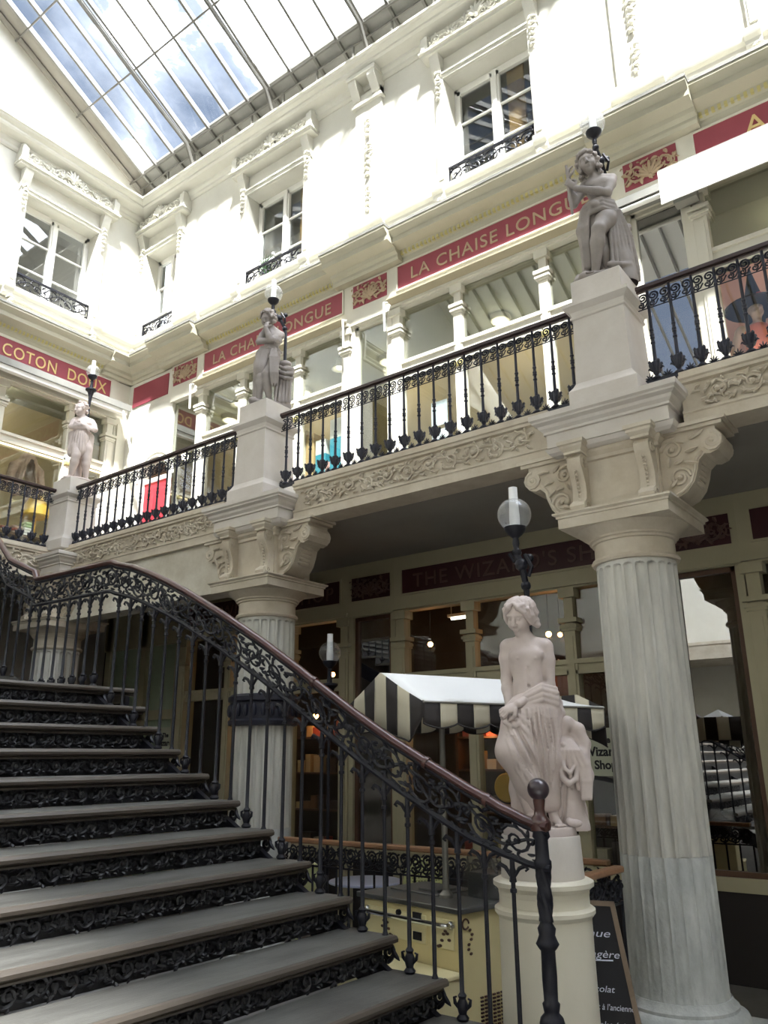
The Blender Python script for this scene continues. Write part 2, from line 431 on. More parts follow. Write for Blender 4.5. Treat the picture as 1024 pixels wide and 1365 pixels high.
nt.links.new(tc.outputs['Generated'], dp.inputs[0]); nt.links.new(nz.outputs['Fac'], ad.inputs[0]); nt.links.new(dp.outputs['Value'], ad.inputs[1]); nt.links.new(ad.outputs[0], cr.inputs[0])
nt.links.new(cr.outputs[0], bg.inputs[0]); bg.inputs[1].default_value = SKY
sd = bpy.data.lights.new('sun', 'SUN'); sd.energy = SUN; sd.angle = math.radians(4); sd.color = (1., .97, .91)
sun = bpy.data.objects.new('sun', sd); COL.objects.link(sun)
sun.rotation_euler = V(SUNDIR).normalized().to_track_quat('-Z', 'Y').to_euler(); sun.location = (0, 0, 40)

# ------------------------------------------------------------------ setting: one passage, two storeys of shops, one storey of windows, glass roof
PITCH = 4.25
XW, YW = 8.22, 12.4                    # faces of the long wall and of the end wall
XG, YG = 6.08, 10.68                   # faces of the gallery beams
ZG, ZS = 4.9, 4.44                     # gallery floor and the soffit below it
YB = -9.                               # back of the modelled passage
BAYS = [4.325 + PITCH * k for k in (-1, 0, 1)]
MR = Matrix(((0, -1, 0, XW), (1, 0, 0, 0), (0, 0, 1, 0), (0, 0, 0, 1)))     # (along, out, up) on the long wall
ML = Matrix(((1, 0, 0, 0), (0, -1, 0, YW), (0, 0, 1, 0), (0, 0, 0, 1)))     # (along, out, up) on the end wall
FRs, FRt = V((0, -1, 0)), V((0, 0, 1))
FLs, FLt = V((1, 0, 0)), V((0, 0, 1))
def mb_(side=None):
    m = MB()
    if side == 'R': m.X = MR
    if side == 'L': m.X = ML
    return m
def holes(mb, u0, u1, z0, z1, o0, o1, hs):
    """slab with rectangular openings hs = [(ua, ub, za, zb)]"""
    us = sorted({u0, u1, *[h[0] for h in hs], *[h[1] for h in hs]}); zs = sorted({z0, z1, *[h[2] for h in hs], *[h[3] for h in hs]})
    for a, b in zip(us[:-1], us[1:]):
        run = None
        for c, d in zip(zs[:-1], zs[1:]):
            mu, mz = (a + b) / 2, (c + d) / 2
            solid = not any(h[0] < mu < h[1] and h[2] < mz < h[3] for h in hs)
            if solid: run = (run[0], d) if run else (c, d)
            if (not solid or d == zs[-1]) and run: mb.box(a, b, o0, o1, run[0], run[1]); run = None
    return mb

b = MB(); b.box(-9, 11, YB, 15, -.3, 0); struct(b.build('floor', 'floor'))
WIN_R = [(yc, 1.4) for yc in BAYS] + [(11.72, 1.0)]
WZ0, WZ1 = 9.78, 11.73
hs = [(c - w_ / 2, c + w_ / 2, WZ0, WZ1) for c, w_ in WIN_R]
WALLTOP = 13.18
b = mb_('R'); holes(b, YB, YW + .4, 8.9, WALLTOP, -.45, 0, hs); struct(b.build('wall_right', 'plaster', bevel=0))
WIN_L = [(6.45, 1.45), (0., 1.45), (-6.45, 1.45)]
b = mb_('L'); holes(b, -8.6, XW, 8.9, WALLTOP, -.45, 0, [(c - w_ / 2, c + w_ / 2, WZ0, WZ1) for c, w_ in WIN_L])
# gable above the end wall, following the roof slope
SL = .55; ZR = 13.25 + SL * 8.05
b.prism([(-XW - .4, WALLTOP), (XW + .4, WALLTOP), (XW + .4, WALLTOP + .02), (0, ZR - .05), (-XW - .4, WALLTOP + .02)], 'y', -.45, .0)
b.X = None
struct(b.build('wall_end', 'plaster'))
b = MB(); b.box(-XW - .4, -XW, YB, YW + .4, 0, WALLTOP); struct(b.build('wall_opposite', 'plaster'))
b = MB(); b.box(-XW, XW + 3, YB - .3, YB, 0, ZR); struct(b.build('wall_back', 'plaster'))
b = MB(); b.box(-XW, -XG, YB, YW, ZS, ZG); b.box(-XG - .02, -XG + .03, YB, YW, ZG - .08, ZG)
struct(b.build('trim_opposite', 'fascia'))
# shop interiors of the long wall and of the end wall
b = MB(); b.box(10.6, 10.75, YB, 15, ZG, 8.9); b.box(XW + .1, 10.75, 14.85, 15, ZG, 8.9); struct(b.build('wall_shop_upper', 'beige'))
b = MB(); b.box(10.5, 10.6, -3, 2.15, ZG, 8.55); struct(b.build('wall_shop_pink', 'pinkwall'))
b = MB(); b.box(XW + .12, 10.75, YB, 15, 8.55, 8.9); struct(b.build('ceiling_shop_upper', 'shop_ceiling'))
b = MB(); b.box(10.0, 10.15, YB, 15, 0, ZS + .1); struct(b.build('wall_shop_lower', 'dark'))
b = MB(); b.box(-8.6, XW + .1, 14.2, 14.35, ZG, 8.9); struct(b.build('wall_shop_end', 'beige'))
b = MB(); b.box(-8.6, XW + .1, YW + .12, 14.35, 8.55, 8.9); struct(b.build('ceiling_shop_end', 'shop_ceiling'))
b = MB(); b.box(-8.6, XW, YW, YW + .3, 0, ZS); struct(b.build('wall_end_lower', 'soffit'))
# gallery floors (one slab each, soffit below)
b = MB(); b.box(XG + .36, 10.75, YB, 15, ZS + .02, ZG); b.box(4.15, XG + .36, YG + .3, 14.35, ZS + .02, ZG)
b.box(-XW, 4.15, 11.95, 14.35, ZS + .02, ZG)
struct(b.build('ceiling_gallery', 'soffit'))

# ------------------------------------------------------------------ main cornices and string courses
def cornice(side, u0, u1, prof, name, mat='plaster', breaks=()):
    """prof = [(out, z)...]; breaks = [(ua, ub, extra)] steps forward over the piers"""
    m = mb_(side)
    poly = [(-.05, prof[0][1])] + list(prof) + [(-.05, prof[-1][1])]
    def seg(a, c, ex, s0=False):
        vs = []; n = len(poly)
        for u in (a, c): vs += [(u, p[0] + (ex if p[0] > 0 else 0), p[1]) for p in poly]
        fs = [tuple(range(n)), tuple(range(n, 2 * n))] + [(i, (i + 1) % n, n + (i + 1) % n, n + i) for i in range(n)]
        m.add(vs, fs)
    seg(u0, u1, 0)
    for (a, c, ex) in breaks: seg(max(a, u0), min(c, u1), ex)
    return struct(m.build(name, mat, sharp=25))
PIERS = [-2.05, 2.2, 6.45, 10.7]
EAVE = [(.02, 12.44), (.05, 12.47), (.05, 12.52), (.09, 12.56), (.10, 12.60), (.26, 12.64), (.29, 12.67), (.29, 12.71), (.35, 12.74), (.37, 12.77), (.40, 12.78), (.40, 12.82)]
cornice('R', YB, YW, EAVE, 'trim_1')
cornice('L', -XW, XW, EAVE, 'trim_2')
SHOPC = [(.03, 8.86), (.05, 8.90), (.05, 8.94), (.10, 8.97), (.12, 9.02), (.30, 9.05), (.30, 9.13), (.34, 9.17), (.38, 9.20), (.38, 9.24), (.02, 9.30)]
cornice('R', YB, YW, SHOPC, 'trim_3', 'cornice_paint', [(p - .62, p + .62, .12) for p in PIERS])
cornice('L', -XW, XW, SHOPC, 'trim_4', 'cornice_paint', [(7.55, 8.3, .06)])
STRING = [(.03, 9.56), (.05, 9.60), (.05, 9.66), (.09, 9.69), (.11, 9.74), (.11, 9.78)]
cornice('R', YB, YW, STRING, 'trim_5', 'plaster', [(p - .33, p + .33, .07) for p in PIERS] + [(c - .9, c - .72, .06) for c in BAYS] + [(c + .72, c + .9, .06) for c in BAYS])
cornice('L', -XW, XW, STRING, 'trim_6', 'plaster', [(5.5, 5.68, .06), (7.22, 7.4, .06)])
# grey lead edge on the shop cornices
def lead(side, u0, u1, name, breaks=()):
    m = mb_(side); m.box(u0, u1, .02, .392, 9.235, 9.275)
    for a, c, ex in breaks: m.box(max(a, u0) - .008, min(c, u1) + .008, .02, .392 + ex, 9.236, 9.277)
    return struct(m.build(name, 'zinc', smooth=False))
lead('R', YB, YW, 'trim_13', [(p - .62, p + .62, .12) for p in PIERS]); lead('L', -XW, XW, 'trim_14')
# dentils under the shop cornice
def dentils(side, u0, u1, name):
    m = mb_(side); u = u0
    while u < u1: m.box(u, u + .035, .02, .115, 8.955, 9.01); u += .07
    return struct(m.build(name, 'gilt', smooth=False))
for k, c in enumerate(BAYS): dentils('R', c - 1.48, c + 1.48, 'trim_%d' % (7 + k))
dentils('L', 4.2, 7.5, 'trim_10')

# ------------------------------------------------------------------ upper storey windows
def window(side, c, w_, name, seed, F0, handed=1):
    root = thing(name, None, None, (MR if side == 'R' else ML) @ V((c, 0, WZ0))); root['kind'] = 'structure'
    h = w_ / 2; d0 = -.30
    m = mb_(side)
    for s in (-1, 1): m.box(c + s * h, c + s * (h - .05), d0 - .04, d0 + .03, WZ0, WZ1)
    m.box(c - h, c + h, d0 - .04, d0 + .03, WZ1 - .06, WZ1); m.box(c - h, c + h, d0 - .04, d0 + .05, WZ0, WZ0 + .06)
    m.build('window_frame', 'sash', root)
    for s in (-1, 1):
        m = mb_(side)
        a, b_ = sorted((c + s * .02, c + s * (h - .05)))
        m.box(a, a + .05, d0 - .02, d0 + .04, WZ0 + .06, WZ1 - .06); m.box(b_ - .05, b_, d0 - .02, d0 + .04, WZ0 + .06, WZ1 - .06)
        m.box(a, b_, d0 - .02, d0 + .04, WZ1 - .13, WZ1 - .06); m.box(a, b_, d0 - .02, d0 + .04, WZ0 + .06, WZ0 + .17)
        for zz in (WZ0 + .66, WZ0 + 1.26): m.box(a, b_, d0 - .01, d0 + .025, zz, zz + .028)
        if s == 1: m.box(c - .035, c + .035, d0 + .02, d0 + .065, WZ0 + .06, WZ1 - .06)
        sa = m.build('sash', 'sash', root)
        m = mb_(side); m.box(a + .03, b_ - .03, d0 - .012, d0 - .006, WZ0 + .1, WZ1 - .1); m.build('pane', 'glass_dark', sa)
    # carved surround: pilaster strips, consoles of leaves, hood with a running scroll
    m = mb_(side)
    for s in (-1, 1):
        a, b_ = sorted((c + s * (h + .005), c + s * (h + .15)))
        m.box(a, b_, 0, .05, WZ0, WZ1 + .02); m.box(a + .03, b_ - .03, .05, .065, WZ0 + .15, WZ1 - .45)
        a, b_ = sorted((c + s * (h + .01), c + s * (h + .17)))
        m.prism([(0, WZ1 + .0), (.06, WZ1 + .05), (.10, WZ1 + .2), (.16, WZ1 + .36), (.16, WZ1 + .42), (0, WZ1 + .42)], 'x', a, b_)
    m.box(c - h - .15, c + h + .15, 0, .05, WZ1 + .005, WZ1 + .07); m.box(c - h - .15, c + h + .15, 0, .075, WZ1 + .07, WZ1 + .1)
    m.build('surround', 'plaster', root)
    m = mb_(side); H0 = WZ1 + .42
    L_ = w_ + .62
    for (o, z0, z1) in ((.20, 0, .05), (.24, .05, .09), (.21, .09, .12)): m.box(c - L_ / 2 + .02 * (o < .24), c + L_ / 2 - .02 * (o < .24), 0, o, H0 + z0, H0 + z1)
    m.box(c - L_ / 2 + .04, c + L_ / 2 - .04, 0, .15, H0 + .12, H0 + .3)
    for s in (-1, 1): m.box(c + s * (L_ / 2 - .02), c + s * (L_ / 2 - .14), 0, .2, H0 + .12, H0 + .38); m.ball((c + s * (L_ / 2 - .08), .12, H0 + .4), .07, 8, 5)
    m.build('hood', 'plaster', root)
    m = MB()
    W0 = (MR if side == 'R' else ML)
    s_ax, t_ax = (FRs, FRt) if side == 'R' else (FLs, FLt)
    start = c + L_ / 2 - .16 if side == 'R' else c - L_ / 2 + .16
    F = Frame(W0 @ V((start, .16, H0 + .12)), s_ax, t_ax)
    rinceau(m, F, L_ - .32, .22, 7, .035, .016, seed, 4)
    mid = (L_ - .32) / 2
    palmette(m, F, (mid, .1), .24, .05, 7)
    for q in (-1, 1): palmette(m, F, (mid + q * .2, .1), .15, .04, 5)
    m.build('hood_carving', 'plaster', root)
    for s in (-1, 1):
        m = MB(); F = Frame(W0 @ V((c + s * (h + .085), .06, WZ1 + .02)), s_ax, t_ax)
        drop(m, F, (0, .1), .48, .2, .04, seed + s); m.build('leaf_drop', 'plaster', root)
        m = MB(); F = Frame(W0 @ V((c + s * (h + .085), .08, 9.56)), s_ax, t_ax)
        drop(m, F, (0, 0.0), .2, .2, .05, seed + s + 5); m.build('leaf_drop', 'plaster', root)
    return root
for i, (c, w_) in enumerate(WIN_R): window('R', c, w_, 'window_%d' % (i + 1), 11 + i, None)
window('L', 6.45, 1.45, 'window_5', 31, None)
# rooms behind the windows: side walls are not seen, only a back and a curtain
b = MB(); b.box(10.2, 10.3, YB, 12.8, 8.9, 12.6); struct(b.build('wall_room_right', 'beige'))
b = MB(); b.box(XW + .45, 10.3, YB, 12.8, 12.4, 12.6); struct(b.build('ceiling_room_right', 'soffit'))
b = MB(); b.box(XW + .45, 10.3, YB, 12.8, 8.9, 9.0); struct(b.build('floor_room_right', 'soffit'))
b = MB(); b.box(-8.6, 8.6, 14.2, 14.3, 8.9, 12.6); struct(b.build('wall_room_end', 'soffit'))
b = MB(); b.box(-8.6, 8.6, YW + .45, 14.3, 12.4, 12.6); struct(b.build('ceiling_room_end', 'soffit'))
# window guards of cast iron
def guard(side, c, w_, label):
    W0 = MR if side == 'R' else ML
    root = thing('window_guard', label, 'window guard', W0 @ V((c, .02, WZ0)), 'iron guards at the upper windows')
    h = w_ / 2 + .02; o = -.04; z0, z1 = WZ0 + .03, WZ0 + .36
    m = mb_(side)
    m.box(c - h, c + h, o - .015, o + .025, z1 - .02, z1 + .012); m.box(c - h, c + h, o - .01, o + .02, z0, z0 + .02)
    for s in (-1, 1): m.box(c + s * h, c + s * (h - .025), o - .01, o + .02, z0, z1)
    m.build('guard_frame', 'iron', root)
    m = MB(); s_ax, t_ax = (FRs, FRt) if side == 'R' else (FLs, FLt)
    st = c + h if side == 'R' else c - h
    F = Frame(W0 @ V((st, o, z0 + .01)), s_ax, t_ax)
    rinceau(m, F, 2 * h, .31, 5, .014, .012, 3, 5)
    for k in range(11): m.tube([F((2 * h * (k + .5) / 11, 0)), F((2 * h * (k + .5) / 11, .31))], .006, 4)
    m.build('scrollwork', 'iron', root)
guard('R', WIN_R[1][0], 1.4, 'black scrolled iron guard at the upper window nearest the right gallery statue')
guard('R', WIN_R[2][0], 1.4, 'black scrolled iron guard at the upper window with the white plant')
guard('R', 11.72, 1.0, 'short black iron guard at the narrow upper window in the corner')
guard('L', 6.45, 1.45, 'black scrolled iron guard at the upper window of the short end wall')
# carved pilasters between the windows
for i, p in enumerate(PIERS[1:3]):
    root = thing('wall_pilaster', ['white pilaster with carved leaf drops right of the window with the wooden shutter', 'white pilaster with carved leaf drops between the two wide upper windows'][i], 'pilaster', (XW, p, 9.78), 'carved pilasters of the upper storey')
    m = mb_('R'); m.box(p - .26, p + .26, 0, .06, 9.78, 12.1); m.box(p - .3, p + .3, 0, .09, 9.78, 9.95)
    m.box(p - .3, p + .3, 0, .12, 12.1, 12.15); m.box(p - .27, p + .27, 0, .1, 12.15, 12.3)
    m.build('pilaster_shaft', 'plaster', root)
    F = Frame((XW - .065, p, 9.9), FRs, FRt)
    for q_, (t_, h_, w__) in enumerate(((1.85, .3, .22), (1.35, .55, .24), (.55, .4, .2))):
        m = MB(); drop(m, F, (0, t_), h_, w__, .042, 60 + i + q_); m.build('leaf_carving', 'plaster', root)
    m = mb_('R')
    for s in (-1, 1):
        m.prism([(0, 12.2), (.12, 12.2), (.16, 12.3), (.26, 12.44), (.26, 12.52), (0, 12.52)], 'x', p + s * .12, p + s * .27)
    m.box(p - .29, p + .29, 0, .28, 12.52, 12.6)
    m.build('bracket_pair', 'plaster', root)
# ------------------------------------------------------------------ glass roof
def roof_pt(x, off=0.): return 13.25 + SL * (8.05 - x) + off
root = thing('glass_roof', 'sloping grey iron and glass roof high above the passage', 'glass roof', (4., 4., roof_pt(4)))
y = 12.0; k = 0
ys = [12.02] + [11.6 - .531 * i for i in range(40)]
ys = [q for q in ys if q > YB - .3]
m = MB(); x0, x1 = 1.95, 7.8
m.add([(x0, YB, roof_pt(x0, .02)), (x1, YB, roof_pt(x1, .02)), (x1, 12.0, roof_pt(x1, .02)), (x0, 12.0, roof_pt(x0, .02))], [(0, 1, 2, 3)])
o = m.build('glazing', 'glass_roof', root)
for q in ys:
    m = MB(); w_ = .022
    vs = []
    for (x, zt) in ((-.05, 0), (8.12, 0)):
        for (dy, dz) in ((-w_, -.07), (w_, -.07), (w_, .05), (-w_, .05)): vs.append((x, q + dy, roof_pt(x, dz)))
    m.add(vs, [(0, 1, 2, 3), (4, 5, 6, 7), (0, 1, 5, 4), (1, 2, 6, 5), (2, 3, 7, 6), (3, 0, 4, 7)])
    m.build('glazing_bar', 'zinc' if q > 11.9 else 'rafter', root)
for q in (10.54, 8.40, 6.26, 4.12, 1.98, -.16, -2.3, -4.4):
    m = MB()
    for dz, rr, n_ in ((-.10, .035, 6), ): m.tube([(7.92, q, 12.8), (7.7, q + .0, roof_pt(7.7, -.2)), (6.5, q, roof_pt(6.5, -.26)), (4.5, q, roof_pt(4.5, -.26)), (0, q, roof_pt(0, -.3))], .04, 6)
    m.tube([(8.1, q + .10, 13.25), (6.5, q + .06, roof_pt(6.5, -.10)), (0, q + .06, roof_pt(0, -.12))], .025, 6)
    m.tube([(7.9, q, 13.28), (7.4, q, roof_pt(7.4, -.05))], .02, 5)
    m.build('truss_rib', 'rafter', root)
for x in (7.76, 6.45, 5.1, 3.8, 2.5, 1.2):
    m = MB(); m.tube([(x, YB, roof_pt(x, -.13)), (x, 12.4, roof_pt(x, -.13))], .018, 6); m.build('purlin_rod', 'rafter', root)
m = MB()
m.add([(7.78, YB, roof_pt(7.78, .05)), (8.24, YB, roof_pt(8.24, .05)), (8.24, 12.3, roof_pt(8.24, .05)), (7.78, 12.3, roof_pt(7.78, .05)),
       (7.78, YB, roof_pt(7.78, .0)), (8.24, YB, roof_pt(8.24, .0)), (8.24, 12.3, roof_pt(8.24, .0)), (7.78, 12.3, roof_pt(7.78, .0))],
      [(0, 1, 2, 3), (4, 5, 6, 7), (0, 1, 5, 4), (1, 2, 6, 5), (2, 3, 7, 6), (3, 0, 4, 7)])
m.build('zinc_flashing', 'zinc', root)
m = MB(); m.box(8.3, 8.6, YB, 12.5, 13.1, 13.6); m.build('gutter', 'zinc', root)
m = MB(); q = 12.2
while q > YB: m.box(7.94, 7.97, q - .015, q + .015, 12.8, roof_pt(8.0, -.05)); q -= .8
m.tube([(7.95, YB, roof_pt(7.95, -.10)), (7.95, 12.3, roof_pt(7.95, -.10))], .02, 5)
m.build('roof_stay', 'rafter', root)
m = MB()                                # boarded strip next to the gable
for (xa, xb) in ((0, 8.1),):
    m.add([(xa, 12.0, roof_pt(xa, -.02)), (xb, 12.0, roof_pt(xb, -.02)), (xb, 12.42, roof_pt(xb, -.02)), (xa, 12.42, roof_pt(xa, -.02))], [(0, 1, 2, 3)])
    m.tube([(xa, 12.36, roof_pt(xa, -.06)), (xb, 12.36, roof_pt(xb, -.06))], .02, 5)
o = m.build('edge_boarding', 'soffit', root); so = o.modifiers.new('thick', 'SOLIDIFY'); so.thickness = .05; so.offset = 1
# far slope of the roof: unseen boards added to block the sun, glazed lower down
XO = OPAQUE
m = MB()
def far_pt(x, off=0.): return 13.25 + SL * (8.05 + x) + off
m.add([(2.0, YB, roof_pt(2.0, .04)), (0, YB, ZR + .05), (XO, YB, far_pt(XO)), (XO, 12.42, far_pt(XO)), (0, 12.42, ZR + .05), (2.0, 12.42, roof_pt(2.0, .04))], [(0, 1, 4, 5), (1, 2, 3, 4)])
o = m.build('sun_block_slope', 'sun_block', root); so = o.modifiers.new('thick', 'SOLIDIFY'); so.thickness = .08; so.offset = 1
if XO > -8:
    m = MB(); m.add([(XO, YB, far_pt(XO)), (-8.2, YB, far_pt(-8.2)), (-8.2, 12.42, far_pt(-8.2)), (XO, 12.42, far_pt(XO))], [(0, 1, 2, 3)])
    m.build('far_glazing', 'glass_roof', root)
    for q in ys:
        m = MB(); m.tube([(2.0, q, roof_pt(2., -.03)), (0, q, ZR - .03), (XO, q, far_pt(XO, -.03)), (-8.2, q, far_pt(-8.2, -.03))], .045, 4); m.build('glazing_bar', 'rafter', root)  # bars run on under the added boards, so the windows mirror a grid
# ------------------------------------------------------------------ shopfronts
def post_mesh(side, c, w_, o0, o1, z0, z1, zcap, capz=.14):
    m = mb_(side); h = w_ / 2
    m.box(c - h, c + h, o0, o1, z0, zcap)
    m.box(c - h + .012, c + h - .012, o0, o1 - .01, zcap, z1)
    for i, (e, a, b_) in enumerate(((.02, 0, .03), (.035, .03, .06), (.02, .06, .075), (.045, .09, capz))): m.box(c - h - e, c + h + e, o0, o1 + e, zcap + a, zcap + b_)
    m.box(c - h * .55, c + h * .55, o1, o1 + .012, z0 + .3, zcap - .06)
    m.box(c - h - .03, c + h + .03, o0, o1 + .03, z1 - .1, z1)
    return m
def shopfront(side, c, label, wood, gl_top, gl_low, z0, zsill, ztr0, ztr1, zhead, ztop, base, gilt, half=1.6, narrow=True, zcap=None, skip=()):
    W0 = MR if side == 'R' else ML
    root = thing('shopfront', label, 'shopfront', W0 @ V((c, 0, z0)), 'shopfronts along the passage')
    zcap = zcap or (ztr1 + (zhead - ztr1) * .62)
    for s in (-1, 1): post_mesh(side, c + s * (half + .06), .15, -.12, .03, z0, zhead, zcap).build('pilaster', wood, root)
    for s in (-1, 1): post_mesh(side, c + s * .64, .13, -.12, .0, zsill, zhead, zcap).build('mullion', wood, root)
    m = mb_(side); m.box(c - half, c + half, -.12, -.02, ztr0, ztr1); m.box(c - half, c + half, -.1, .01, ztr1 - .05, ztr1); m.box(c - half, c + half, -.1, .0, ztr0, ztr0 + .04)
    m.build('transom', wood, root)
    m = mb_(side); e = half + .14
    m.box(c - e, c + e, -.12, .03, zhead, ztop)
    m.box(c - e, c + e, .0, .07, zhead + .02, zhead + .07)
    m.build('header', wood, root)
    m = mb_(side)
    m.box(c - e, c + e, -.12, .03, zsill - .14, zsill); m.build('sill', wood, root)
    m = mb_(side); m.box(c - e, c + e, -.12, .0, z0, zsill - .14); m.build('stall_riser', base, root)
    for a, b_ in ((-half, -.7), (-.58, .58), (.7, half)):
        m = mb_(side); m.box(c + a, c + b_, -.075, -.065, ztr1, zhead); m.build('fanlight', gl_top, root)
        m = mb_(side); m.box(c + a, c + b_, -.075, -.065, zsill, ztr0); m.build('pane', gl_low, root)
    if gilt:
        for s in (-1, 1):
            m = mb_(side); m.X = W0
            for q in (-1, 0, 1): m.ball((c + s * .64 + q * .035, .02, ztr0 - .06), (.025, .03, .045), 6, 4)
            m.box(c + s * .64 - .06, c + s * .64 + .06, -.02, .02, ztr0 - .1, ztr0 - .02); m.build('gilt_bracket', 'gilt', root)
    return root
def pier_bay(side, p, label, wood, gl, frame, z0, zsill, zhead, ztop, base, hw=.40, door_frame=None):
    """narrow glazed bay between two shopfronts, below the carved panel"""
    W0 = MR if side == 'R' else ML
    root = thing('side_window', label, 'shop window', W0 @ V((p, 0, z0)), 'narrow windows between the shopfronts')
    m = mb_(side); m.box(p - .385, p + .385, -.12, .03, zhead, ztop); m.box(p - .385, p + .385, .0, .05, zhead + .01, zhead + .05); m.build('header', wood, root)
    m = mb_(side)
    for s in (-1, 1): m.box(p + s * .385, p + s * .31, -.12, .01, z0, zhead)
    m.build('jamb', wood, root)
    m = mb_(side); f = .05
    for s in (-1, 1): m.box(p + s * .31, p + s * (.31 - f), -.1, -.03, zsill, zhead)
    m.box(p - .31, p + .31, -.1, -.03, zhead - f, zhead); m.box(p - .31, p + .31, -.1, -.03, zsill, zsill + f)
    m.build('window_frame', frame, root)
    m = mb_(side); m.box(p - .27, p + .27, -.075, -.065, zsill, zhead); m.build('pane', gl, root)
    m = mb_(side); m.box(p - .385, p + .385, -.12, .02, zsill - .12, zsill); m.build('sill', wood, root)
    m = mb_(side); m.box(p - .385, p + .385, -.12, .0, z0, zsill - .12); m.build('stall_riser', base, root)
    return root
UPL = ['upper shopfront below the long crimson sign, half hidden by the right gallery statue', 'upper shopfront below the crimson sign cut by the middle gallery statue', 'upper shopfront behind the witch hat mannequin at the edge of the photo']
for lab, c in zip((UPL[2], UPL[0], UPL[1]), BAYS):
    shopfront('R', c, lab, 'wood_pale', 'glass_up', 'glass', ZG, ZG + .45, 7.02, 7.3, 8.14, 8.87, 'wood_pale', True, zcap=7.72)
for p, lab in zip(PIERS[:3], ['narrow upper window off the edge of the photo', 'narrow upper window mirroring the bright roof behind the right gallery statue', 'narrow upper window beside the middle gallery statue']):
    if p > 0: pier_bay('R', p, lab, 'wood_pale', 'glass_mirror' if p < 3 else 'glass_up', 'wood_pale', ZG, ZG + .45, 8.14, 8.87, 'wood_pale')
LOWL = ['lower shopfront behind the striped canopy, under the long dark red fascia', 'lower shopfront behind the staircase handrail and the second column', 'lower shopfront at the right edge beyond the nearest column']
for lab, c in zip((LOWL[2], LOWL[0], LOWL[1]), BAYS):
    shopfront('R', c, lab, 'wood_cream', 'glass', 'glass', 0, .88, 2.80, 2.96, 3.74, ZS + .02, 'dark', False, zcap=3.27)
for p, lab in zip(PIERS[1:3], ['narrow dark framed window reflecting the gallery, right of the nearest column', 'narrow window reflecting the staircase, left of the striped canopy']):
    pier_bay('R', p, lab, 'wood_cream', 'glass_mirror', 'shelf_wood', 0, .88, 3.74, ZS + .02, 'dark')
# end wall, upper shop
shopfront('L', 6.45, 'upper shopfront of the end wall below the sign with pale serif letters', 'wood_pale', 'glass', 'glass', ZG, ZG + .45, 7.0, 7.18, 8.05, 8.87, 'wood_pale', True, half=1.35, zcap=7.6)
b = mb_('L'); b.box(7.95, XW, -.1, .0, ZG, 8.9); b.box(8.0, 8.1, 0, .04, ZG, 8.0); struct(b.build('wall_end_corner', 'wood_pale'))
b = mb_('L'); b.box(4.15, 4.95, -.1, .0, ZG, 8.9); b.box(-8.6, 4.15, -.1, 0, ZG + .02, 8.9); struct(b.build('wall_end_upper', 'wood_pale'))
# corner of the long wall: plain wall with an arched red door
b = mb_('R')
ya, yb_, zs_, rad_ = 11.05, 11.75, 6.75, .35
b.box(yb_, YW, -.14, .0, ZG, 8.88)
n = 14; yc = (ya + yb_) / 2
for i in range(n):
    a0, a1 = PI * i / n, PI * (i + 1) / n
    p0 = (yc + rad_ * math.cos(a0), zs_ + rad_ * math.sin(a0)); p1 = (yc + rad_ * math.cos(a1), zs_ + rad_ * math.sin(a1))
    vs = []
    for o in (-.14, 0): vs += [(p0[0], o, p0[1]), (p1[0], o, p1[1]), (p1[0], o, 8.88), (p0[0], o, 8.88)]
    b.add(vs, [(0, 1, 2, 3), (4, 5, 6, 7), (0, 1, 5, 4), (1, 2, 6, 5), (2, 3, 7, 6), (3, 0, 4, 7)])
struct(b.build('wall_corner', 'plaster'))
d = thing('door_1', None, None, (XW, yc, ZG)); d['kind'] = 'structure'
m = mb_('R'); m.box(ya, yb_, -.12, -.06, ZG, 6.72)
for s in (-1, 1):
    for z0, z1 in ((5.0, 5.55), (5.65, 6.6)): m.box(yc + s * .05, yc + s * .3, -.06, -.045, z0, z1)
m.build('door_leaf', 'reddoor', d)
m = mb_('R'); m.box(ya, yb_, -.12, -.04, 6.72, 6.8); m.build('door_transom', 'white', d)
m = mb_('R'); m.box(ya, yb_, -.12, -.11, 6.8, 7.12); m.build('arch_light', 'shelf_wood', d)
m = mb_('R')
pts = [(yc + (rad_ + .06) * math.cos(PI * i / 20), .0, zs_ + (rad_ + .06) * math.sin(PI * i / 20)) for i in range(21)]
m.tube([(yc + rad_ + .06, 0, ZG)] + pts + [(yc - rad_ - .06, 0, ZG)], .045, 6)
pts = [(yc + (rad_ + .15) * math.cos(PI * i / 20), .0, zs_ + (rad_ + .15) * math.sin(PI * i / 20)) for i in range(21)]
m.tube(pts, .02, 6)
m.build('door_arch', 'plaster', d)
# ------------------------------------------------------------------ signs and carved panels
def sign(side, c, hw, z0, z1, label, board, body, letters, text_w, size, group=None, z_off=0., text_shift=0.):
    W0 = MR if side == 'R' else ML
    s_ax = FRs if side == 'R' else FLs
    root = thing('shop_sign', label, 'shop sign', W0 @ V((c, .03, z0)), group)
    m = mb_(side); m.box(c - hw, c + hw, .02, .038, z0, z1); m.build('sign_board', board, root)
    m = mb_(side); e = .022
    m.box(c - hw - e, c + hw + e, .02, .055, z1, z1 + e); m.box(c - hw - e, c + hw + e, .02, .055, z0 - e, z0)
    for s in (-1, 1): m.box(c + s * hw, c + s * (hw + e), .02, .055, z0, z1)
    m.build('sign_frame', 'wood_pale' if z0 > 5 else 'wood_cream', root)
    if body:
        text_obj('lettering', body, letters, root, W0 @ V((c + text_shift, .044, z0 + (z1 - z0 - size * .72) / 2 + z_off)), s_ax, V((0, 0, 1)), size, .014, spacing=1.12, width=text_w)
    return root
